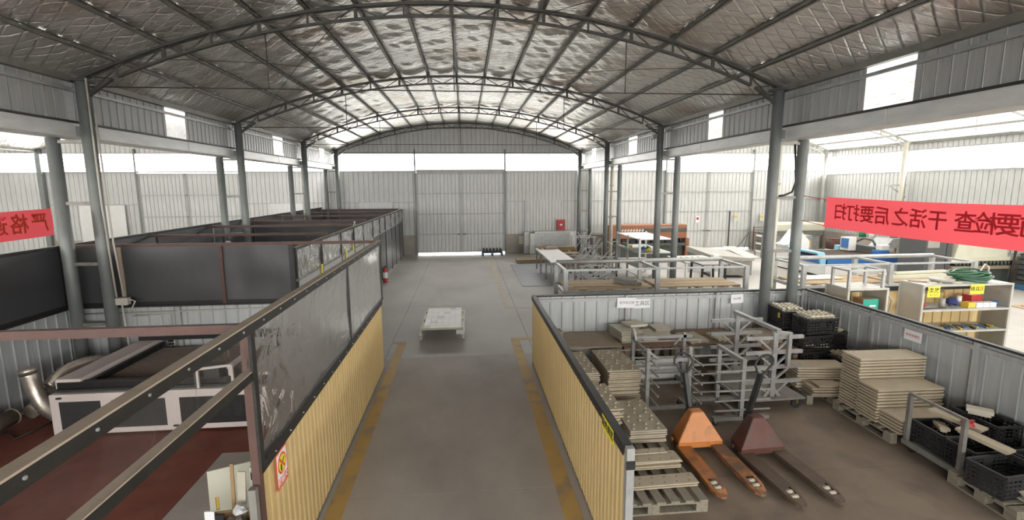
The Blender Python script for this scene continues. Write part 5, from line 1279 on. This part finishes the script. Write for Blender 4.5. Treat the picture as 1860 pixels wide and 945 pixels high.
# shelf rack with coloured bags
ms = thing('open_rack', 'pale open rack with coloured bags between the columns and the shear', 'rack', (6.35, 16.6, 0), -.0)
for x in (-.55, .55):
    for yy in (-1.1, .1, 1.3): obj('upright', MB().bar((x, yy, 0), (x, yy, 1.55), .06, .06), M['pale_steel'] if yy > -1 else M['white'], ms)
for z in (.55, 1.05, 1.5): box('shelf_board', -.56, .56, -1.1, 1.32, z-.012, z+.012, M['galv_steel'] if z < 1.4 else M['white'], ms)
for i, (x, y, z, m, n, r) in enumerate(((5.95, 17.6, 1.20, 'red', 'red bag on the open rack, highest of its column', .10), (5.95, 17.3, 1.14, 'green', 'green bag on the open rack beside the red bag', .09), (5.98, 16.9, 1.13, 'yellow_soft', 'amber bag on the open rack under the green bag', .08), (6.15, 16.2, 1.19, 'blue', 'blue bag on the open rack', .10), (6.35, 16.2, 1.2, 'green', 'large green bag on the open rack beside the blue one', .11), (6.2, 15.8, 1.15, 'yellow_soft', 'long yellow bag at the front of the open rack', .10), (6.5, 15.7, 1.16, 'yellow', 'bright yellow bag at the front of the open rack', .10), (6.0, 16.3, .68, 'white', 'white helmet shaped bundle on the middle shelf of the open rack', .11), (6.25, 16.0, .67, 'cream', 'cream bundle on the middle shelf of the open rack', .10), (6.5, 15.8, .66, 'wood', 'brown bundle on the middle shelf of the open rack', .10), (6.0, 15.7, .66, 'grey_cab', 'grey bundle on the middle shelf of the open rack', .1))):
    tag(obj('stuffed_bag', crumple(50+i, r, (x, y, (1.062 if z > 1 else .562)+r*.72)), M[m]), n, 'bag')
wt2 = thing('white_bench', 'white bench cluttered with offcuts beside the open rack', 'bench', (7.7, 15.6, 0))
box('bench_top', -.6, .7, -.7, .8, .78, .82, M['pale_steel'], wt2); box('apron', -.55, .65, -.66, -.62, .5, .78, M['galv_steel'], wt2)
for x in (-.55, .63):
    for yy in (-.65, .72): obj('leg', MB().bar((x, yy, 0), (x, yy, .78), .06, .06), M['white'], wt2)
for i in range(5): tag(obj('offcut_bar', MB().bar((7.2+.2*i, 15.3, .84), (7.22+.2*i, 15.95, .84), .07, .035), M['board_edge']), ['first', 'second', 'third', 'fourth', 'fifth'][i]+' pale offcut bar from the aisle on the white bench', 'offcut', 'offcuts on the white bench')
# plate shear in orange brown
om = thing('plate_shear', 'orange brown plate shear machine with a dark stripe near the end wall', 'machine', (8.2, 21.4, 0))
bevel(box('upper_beam', -1.75, 1.75, -.35, .35, .92, 1.52, M['terracotta'], om), .02)
box('dark_stripe', -.45, 1.74, -.36, -.35, 1.20, 1.36, M['machine_dark'], om); box('name_plate', -.95, -.40, -.362, -.35, .98, 1.16, M['paper'], om)
for k in range(3): box('plate_print', -.90, -.45, -.366, -.362, 1.01+k*.05, 1.025+k*.05, M['ink_grey'], om)
for k in range(9): obj('slanted_mark', MB().bar((-1.35+k*.13, -.36, 1.24), (-1.29+k*.13, -.36, 1.34), .012, .07), M['cream'], om)
for k in range(2): obj('dark_mark', MB().bar((.15+k*.22, -.36, .98), (.25+k*.22, -.36, 1.10), .012, .10), M['ink'], om)
box('blade_gap', -1.7, 1.7, -.28, .3, .72, .92, M['black'], om); box('work_bed', -1.7, 1.7, -.45, .3, .60, .72, M['machine_dark'], om); box('lower_body', -1.6, 1.6, -.3, .3, .05, .60, M['machine_dark'], om)
for s in (-1, 1): box('side_frame', s*1.75-.08, s*1.75+.08, -.45, .45, 0, 1.2 if s < 0 else .92, M['terracotta'], om)
for k in range(10): obj('hold_down', MB().tube([(-1.5+k*.33, -.32, .74), (-1.5+k*.33, -.32, .92)], .04, 8), M['black'], om)
# low machine with white lids beside the shear
lm2 = thing('roller_table', 'pale grey roller table with raised white flaps in front of the shear', 'machine', (9.6, 17.6, 0), -.12)
box('table_body', -.7, .7, -1.3, 1.3, .1, .62, M['galv_old'], lm2); obj('sloped_top', MB().prism([(-.75, .62), (.75, .62), (.75, .70), (-.75, .82)], 'y', -1.35, 1.35), M['grey_cab'], lm2)
obj('flap', MB().bar((.76, -1.2, .70), (1.0, 1.5, .78), .5, .02), M['pale_steel'], lm2); box('end_box', -.75, -.55, -1.55, -1.36, .0, .88, M['white'], lm2)
for x in (-.6, .6): 
    for yy in (-1.2, 1.2): box('foot', x-.05, x+.05, yy-.05, yy+.05, 0, .1, M['black'], lm2)
# wire fence rack and leaning frame at the end wall
wf_ = thing('bar_rack', 'rusty horizontal bar rack standing at the end wall beside the small door', 'rack', (14.95, 23.2, 0))
for x in (-.55, .55): obj('upright', MB().bar((x, 0, 0), (x, 0, 1.2), .04, .04), M['brown_steel'], wf_)
for k in range(9): obj('rail', MB().bar((-.55, 0, .12+k*.13), (.55, 0, .12+k*.13), .025, .025), M['brown_steel'], wf_)
for s in (-1, 1): obj('foot', MB().bar((s*.55, -.2, .015), (s*.55, .2, .015), .05, .03), M['brown_steel'], wf_)
for i, (x, z, lb) in enumerate(((11.75, 1.55, 'small pale notice with red print on the far sheet door'), (13.75, 1.62, 'small yellowish notice on the small door in the sheet door'), (15.15, 1.6, 'small yellow notice on the end wall beside the sheet door'))):
    t = thing('wall_notice', lb, 'sign', (x, YE-.135, z)); box('sheet_paper', -.10, .10, -.008, 0 if i < 2 else .07, -.16, .16, M['paper'] if i == 0 else M['cream'], t); box('print_block', -.06, .06, -.011, -.008, -.02, .10, M['ink_red'] if i == 0 else M['yellow_soft'], t)
tag(obj('leaning_grille', MB().bar((14.1, 23.5, .0), (14.5, 23.72, 1.1), .03, .03).bar((13.6, 23.4, .0), (14.5, 23.70, .9), .03, .03), M['galv_old']), 'bent steel bars leaning on the small door', 'bars')

# ------------------------------------------------------------------ laser table and its console
ct2 = thing('laser_table', 'blue and white large flatbed laser table in the bright hall', 'machine', (14.0, 16.6, 0))
bl_pts = dict(x0=-1.55, x1=1.75, y0=-.95, y1=.95)
box('base', -1.5, 1.7, -.9, .9, .10, .50, M['white'], ct2)
box('blue_band', -1.55, 1.75, -.95, .95, .50, .70, M['blue'], ct2)
obj('light_apron', MB().prism([(-.95, .70), (-.95, .52), (-.75, .86), (.9, .86), (.9, .92), (-.78, .92)], 'x', -1.75, -1.50), M['lightblue'], ct2)
box('cutting_bed', -1.45, 1.65, -.80, .80, .70, .76, M['black'], ct2)
sl2 = MB()
for k in range(60): x = -1.42+k*.051; sl2.box(x-.006, x+.006, -.78, .78, .76, .80)
o = obj('bed_slats', sl2, M['bed'], ct2); o['kind'] = 'stuff'
for yy in (-.88, .88): box('rail_cover', -1.5, 1.7, yy-.06, yy+.06, .70, .78, M['black'] if yy < 0 else M['white'], ct2)
bevel(box('gantry_foot', .30, .72, -1.02, -.72, .62, .98, M['blue'], ct2), .02); bevel(box('gantry_cap', .42, .72, -1.0, -.74, .98, 1.16, M['white'], ct2), .02)
box('gantry_beam', .40, .62, -.72, .9, .88, 1.06, M['dark_grey'], ct2)
bevel(box('gantry_foot', .30, .72, .78, 1.05, .62, .95, M['lightblue'], ct2), .02); box('cutting_head', .10, .40, .10, .50, .84, 1.32, M['white'], ct2); box('head_side', .04, .10, .10, .40, .95, 1.28, M['blue'], ct2)
obj('cable_guide', MB().tube([(.66, -.5, 1.06), (.68, -.3, 1.26), (.68, .1, 1.30), (.68, .5, 1.1)], .04, 8), M['dark_grey'], ct2)
for x in (-1.2, 0, 1.4):
    for yy in (-.8, .8): box('foot', x-.08, x+.08, yy-.08, yy+.08, 0, .10, M['black'], ct2)
cn = thing('control_console', 'white and blue control console beside the laser table', 'console', (12.9, 18.1, 0))
obj('cabinet', MB().prism([(-.40, .05), (.45, .05), (.45, 1.1), (.05, 1.50), (-.30, 1.02), (-.40, .98)], 'y', -.35, .35), M['white'], cn)
obj('blue_band', MB().bar((-.36, -.352, 1.0), (-.22, -.352, 1.16), .006, .06), M['blue'], cn); obj('screen', MB().bar((-.20, -.354, 1.10), (-.05, -.354, 1.32), .01, .18), M['glass_dark'], cn)
box('keyboard_ledge', -.62, -.38, -.3, .3, .94, .98, M['white'], cn); box('door_patch', -.30, .15, -.356, -.35, .15, .6, M['cardboard'], cn); box('plinth_base', -.38, .43, -.33, .33, 0, .05, M['black'], cn)
# things along the far side of the bright hall
dr = thing('steel_drum', 'red brown and white steel drum behind the laser table', 'drum', (16.4, 20.3, 0)); obj('drum_body', MB().tube([(0, 0, .02), (0, 0, .42)], .33, 18), M['white'], dr); obj('drum_top', MB().tube([(0, 0, .42), (0, 0, .88)], .33, 18), M['rust'], dr); obj('rim', MB().ring((0, 0, .88), .32, .015, 'z', 18, 6), M['rust'], dr); obj('bottom_rim', MB().ring((0, 0, .015), .32, .015, 'z', 18, 6), M['white'], dr)
cv = thing('covered_machine', 'machine under a cream cover standing in the corner of the bright hall', 'machine', (16.0, 22.4, 0)); bevel(box('cover', -1.3, 1.2, -.5, .5, 1.05, 1.45, M['cream'], cv), .08); box('wire_skirt', -1.2, 1.1, -.45, .45, .85, 1.05, M['galv_old'], cv); box('machine_body', -1.1, 1.0, -.4, .4, .03, .85, M['galv_steel'], cv); box('foot_frame', -1.1, 1.0, -.42, .42, 0, .03, M['black'], cv)
st2 = thing('steel_bin', 'grey steel cabinet with a yellow mark behind the console', 'cabinet', (15.3, 21.0, 0)); box('cabinet_body', -.35, .35, -.3, .3, 0, .98, M['galv_steel'], st2); box('yellow_mark', .10, .30, -.306, -.30, .45, .75, M['yellow_soft'], st2)
sh2 = thing('small_rack', 'dark small rack with trays behind the console', 'rack', (13.6, 20.9, 0))
for z in (.25, .6, .95): box('tray', -.35, .35, -.25, .25, z, z+.08, M['white'], sh2); box('tray_load', -.3, .3, -.2, .2, z+.08, z+.2, M['dark_grey'], sh2)
for x in (-.34, .34):
    for yy in (-.24, .24): obj('upright', MB().bar((x, yy, 0), (x, yy, 1.05), .04, .04), M['galv_old'], sh2)
gw = thing('ledge_wall', 'low grey masonry ledge along the outer wall behind the laser table', 'ledge', (17.8, 18.5, 0)); box('masonry', -.12, .5, -4.2, 2.6, 0, .86, M['plinth'], gw); box('coping', -.14, .5, -4.2, 2.6, .86, .9, M['concrete_far'], gw)
tag(obj('green_can', MB().tube([(17.9, 20.5, .90), (17.9, 20.5, 1.14), (17.9, 20.5, 1.2)], .14, 12, radii=[.14, .14, .08]), M['green']), 'green plastic can on the masonry ledge', 'can'); tag(obj('white_can', MB().tube([(17.9, 20.0, .90), (17.9, 20.0, 1.1), (17.9, 20.0, 1.18)], .10, 12, radii=[.10, .10, .06]), M['paper']), 'white plastic can on the masonry ledge', 'can')
# cream press
pr = thing('press_machine', 'cream and charcoal punch press machine under the red banner', 'machine', (16.1, 14.35, 0))
obj('cream_body', MB().prism([(-.80, .95), (1.05, .95), (.85, 2.0), (-.55, 2.0)], 'y', -.5, .5), M['cream'], pr)
box('charcoal_cabinet', -1.75, -.85, -.45, .5, .05, 1.75, M['dark_grey'], pr); box('cabinet_plate', -1.70, -1.30, -.46, -.45, 1.28, 1.52, M['grey_cab'], pr); box('cabinet_door_line', -1.05, -1.03, -.456, -.45, .2, 1.7, M['black'], pr)
obj('charcoal_cap', MB().prism([(.95, 1.45), (1.45, 1.40), (1.5, 1.9), (.98, 1.9)], 'y', -.52, .5), M['dark_grey'], pr)
box('cream_apron', -.95, 1.3, -.56, .5, .85, .97, M['cream'], pr)
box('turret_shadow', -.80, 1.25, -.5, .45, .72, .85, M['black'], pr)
for k in range(16): obj('turret_tool', MB().tube([(-.75+k*.13, -.54, .70), (-.75+k*.13, -.54, .86)], .04, 8), M['machine_dark'], pr)
box('brown_bed', -.95, 1.3, -.6, .5, .60, .70, M['wood'], pr); box('lower_base', -.85, 1.2, -.45, .45, .0, .60, M['machine_dark'], pr); box('cabinet_base', -1.72, -.88, -.42, .48, 0, .05, M['black'], pr)
ex = thing('exhaust_hood', 'grey sheet hood and duct between the laser table and the press', 'hood', (15.0, 17.9, 0))
for x in (-.3, .6):
    for yy in (-.3, .3): obj('leg', MB().bar((x+1.8, yy, 0), (x+1.8, yy, .8), .05, .05), M['galv_old'], ex)
obj('hood_body', MB().prism([(1.3, .8), (2.5, .8), (2.3, 1.15), (1.6, 1.15)], 'y', -.4, .4), M['galv_steel'], ex); obj('duct', MB().tube([(2.0, 0, 1.14), (2.0, 0, 1.7), (2.3, 0, 1.95)], .14, 14), M['galv_steel'], ex)
# stacked dark trays on a blue pallet
bp2 = thing('blue_pallet', 'blue plastic pallet under the dark trays beside the press', 'pallet', (18.0-.35, 13.3, 0))
box('deck', -.55, .5, -.45, .45, .11, .14, M['blue_dark'], bp2)
for x in (-.5, 0, .45): box('runner', x-.05, x+.05, -.45, .45, 0, .11, M['blue_dark'], bp2)
for c_ in range(2):
    for k in range(8 if c_ else 6):
        t = thing('stacking_tray', ordinal((7 if c_ else 5)-k, 8 if c_ else 6)+'dark stacking tray in the %s column on the blue pallet' % ('taller' if c_ else 'shorter'), 'tray', (17.45+c_*.42, 13.3, .14+k*.16), 0, '%s column of dark trays' % ('taller' if c_ else 'shorter'))
        box('tray_body', -.19, .19, -.28, .28, 0, .13, M['dark_grey'], t); box('tray_rim', -.205, .205, -.295, .295, .13, .158, M['black'], t)
tag(obj('leaning_pipe', MB().tube([(17.0, 13.6, .0), (17.3, 13.75, 1.5)], .03, 8), M['black']), 'dark pipe leaning near the stacked trays', 'pipe')
fl = thing('floor_boards', 'pale plywood sheets lying on the floor beside the blue pallet', 'board', (15.6, 11.0, 0)); box('lower_sheet', -1.0, 1.3, -.7, .6, 0, .02, M['plank'], fl); box('upper_sheet', -.8, 1.2, -.55, .45, .02, .04, M['plank'], fl)
# wall brackets and cable in the bright hall
for i, y in enumerate((18.7, 13.45)):
    t = thing('wall_bracket', ['pale triangular bracket on the outer wall column by the laser table', 'pale triangular bracket on the outer wall column by the press'][i], 'bracket', (18.05, y, 3.2)); obj('arm', MB().bar((0, 0, 0), (-.9, 0, 0), .05, .05), M['pale_steel'], t); obj('strut', MB().bar((0, 0, -.5), (-.7, 0, -.03), .04, .04), M['pale_steel'], t)
tag(obj('hanging_cable', MB().tube([(5.98, 8.40, 3.95), (6.02, 8.36, 3.3), (5.95, 8.34, 3.12), (5.8, 8.34, 3.06), (5.72, 8.36, 3.05)], .018, 8), M['black']), 'black cable hanging between the two columns above the crates', 'cable')
fdl = thing('floodlight', 'small grey floodlight on the main column at the shear side', 'lamp', (5.50, 13.71, 4.6)); box('lamp_housing', -.10, .02, -.09, .09, -.06, .06, M['galv_old'], fdl); box('lamp_glass', -.105, -.10, -.08, .08, -.05, .05, M['paper'], fdl)
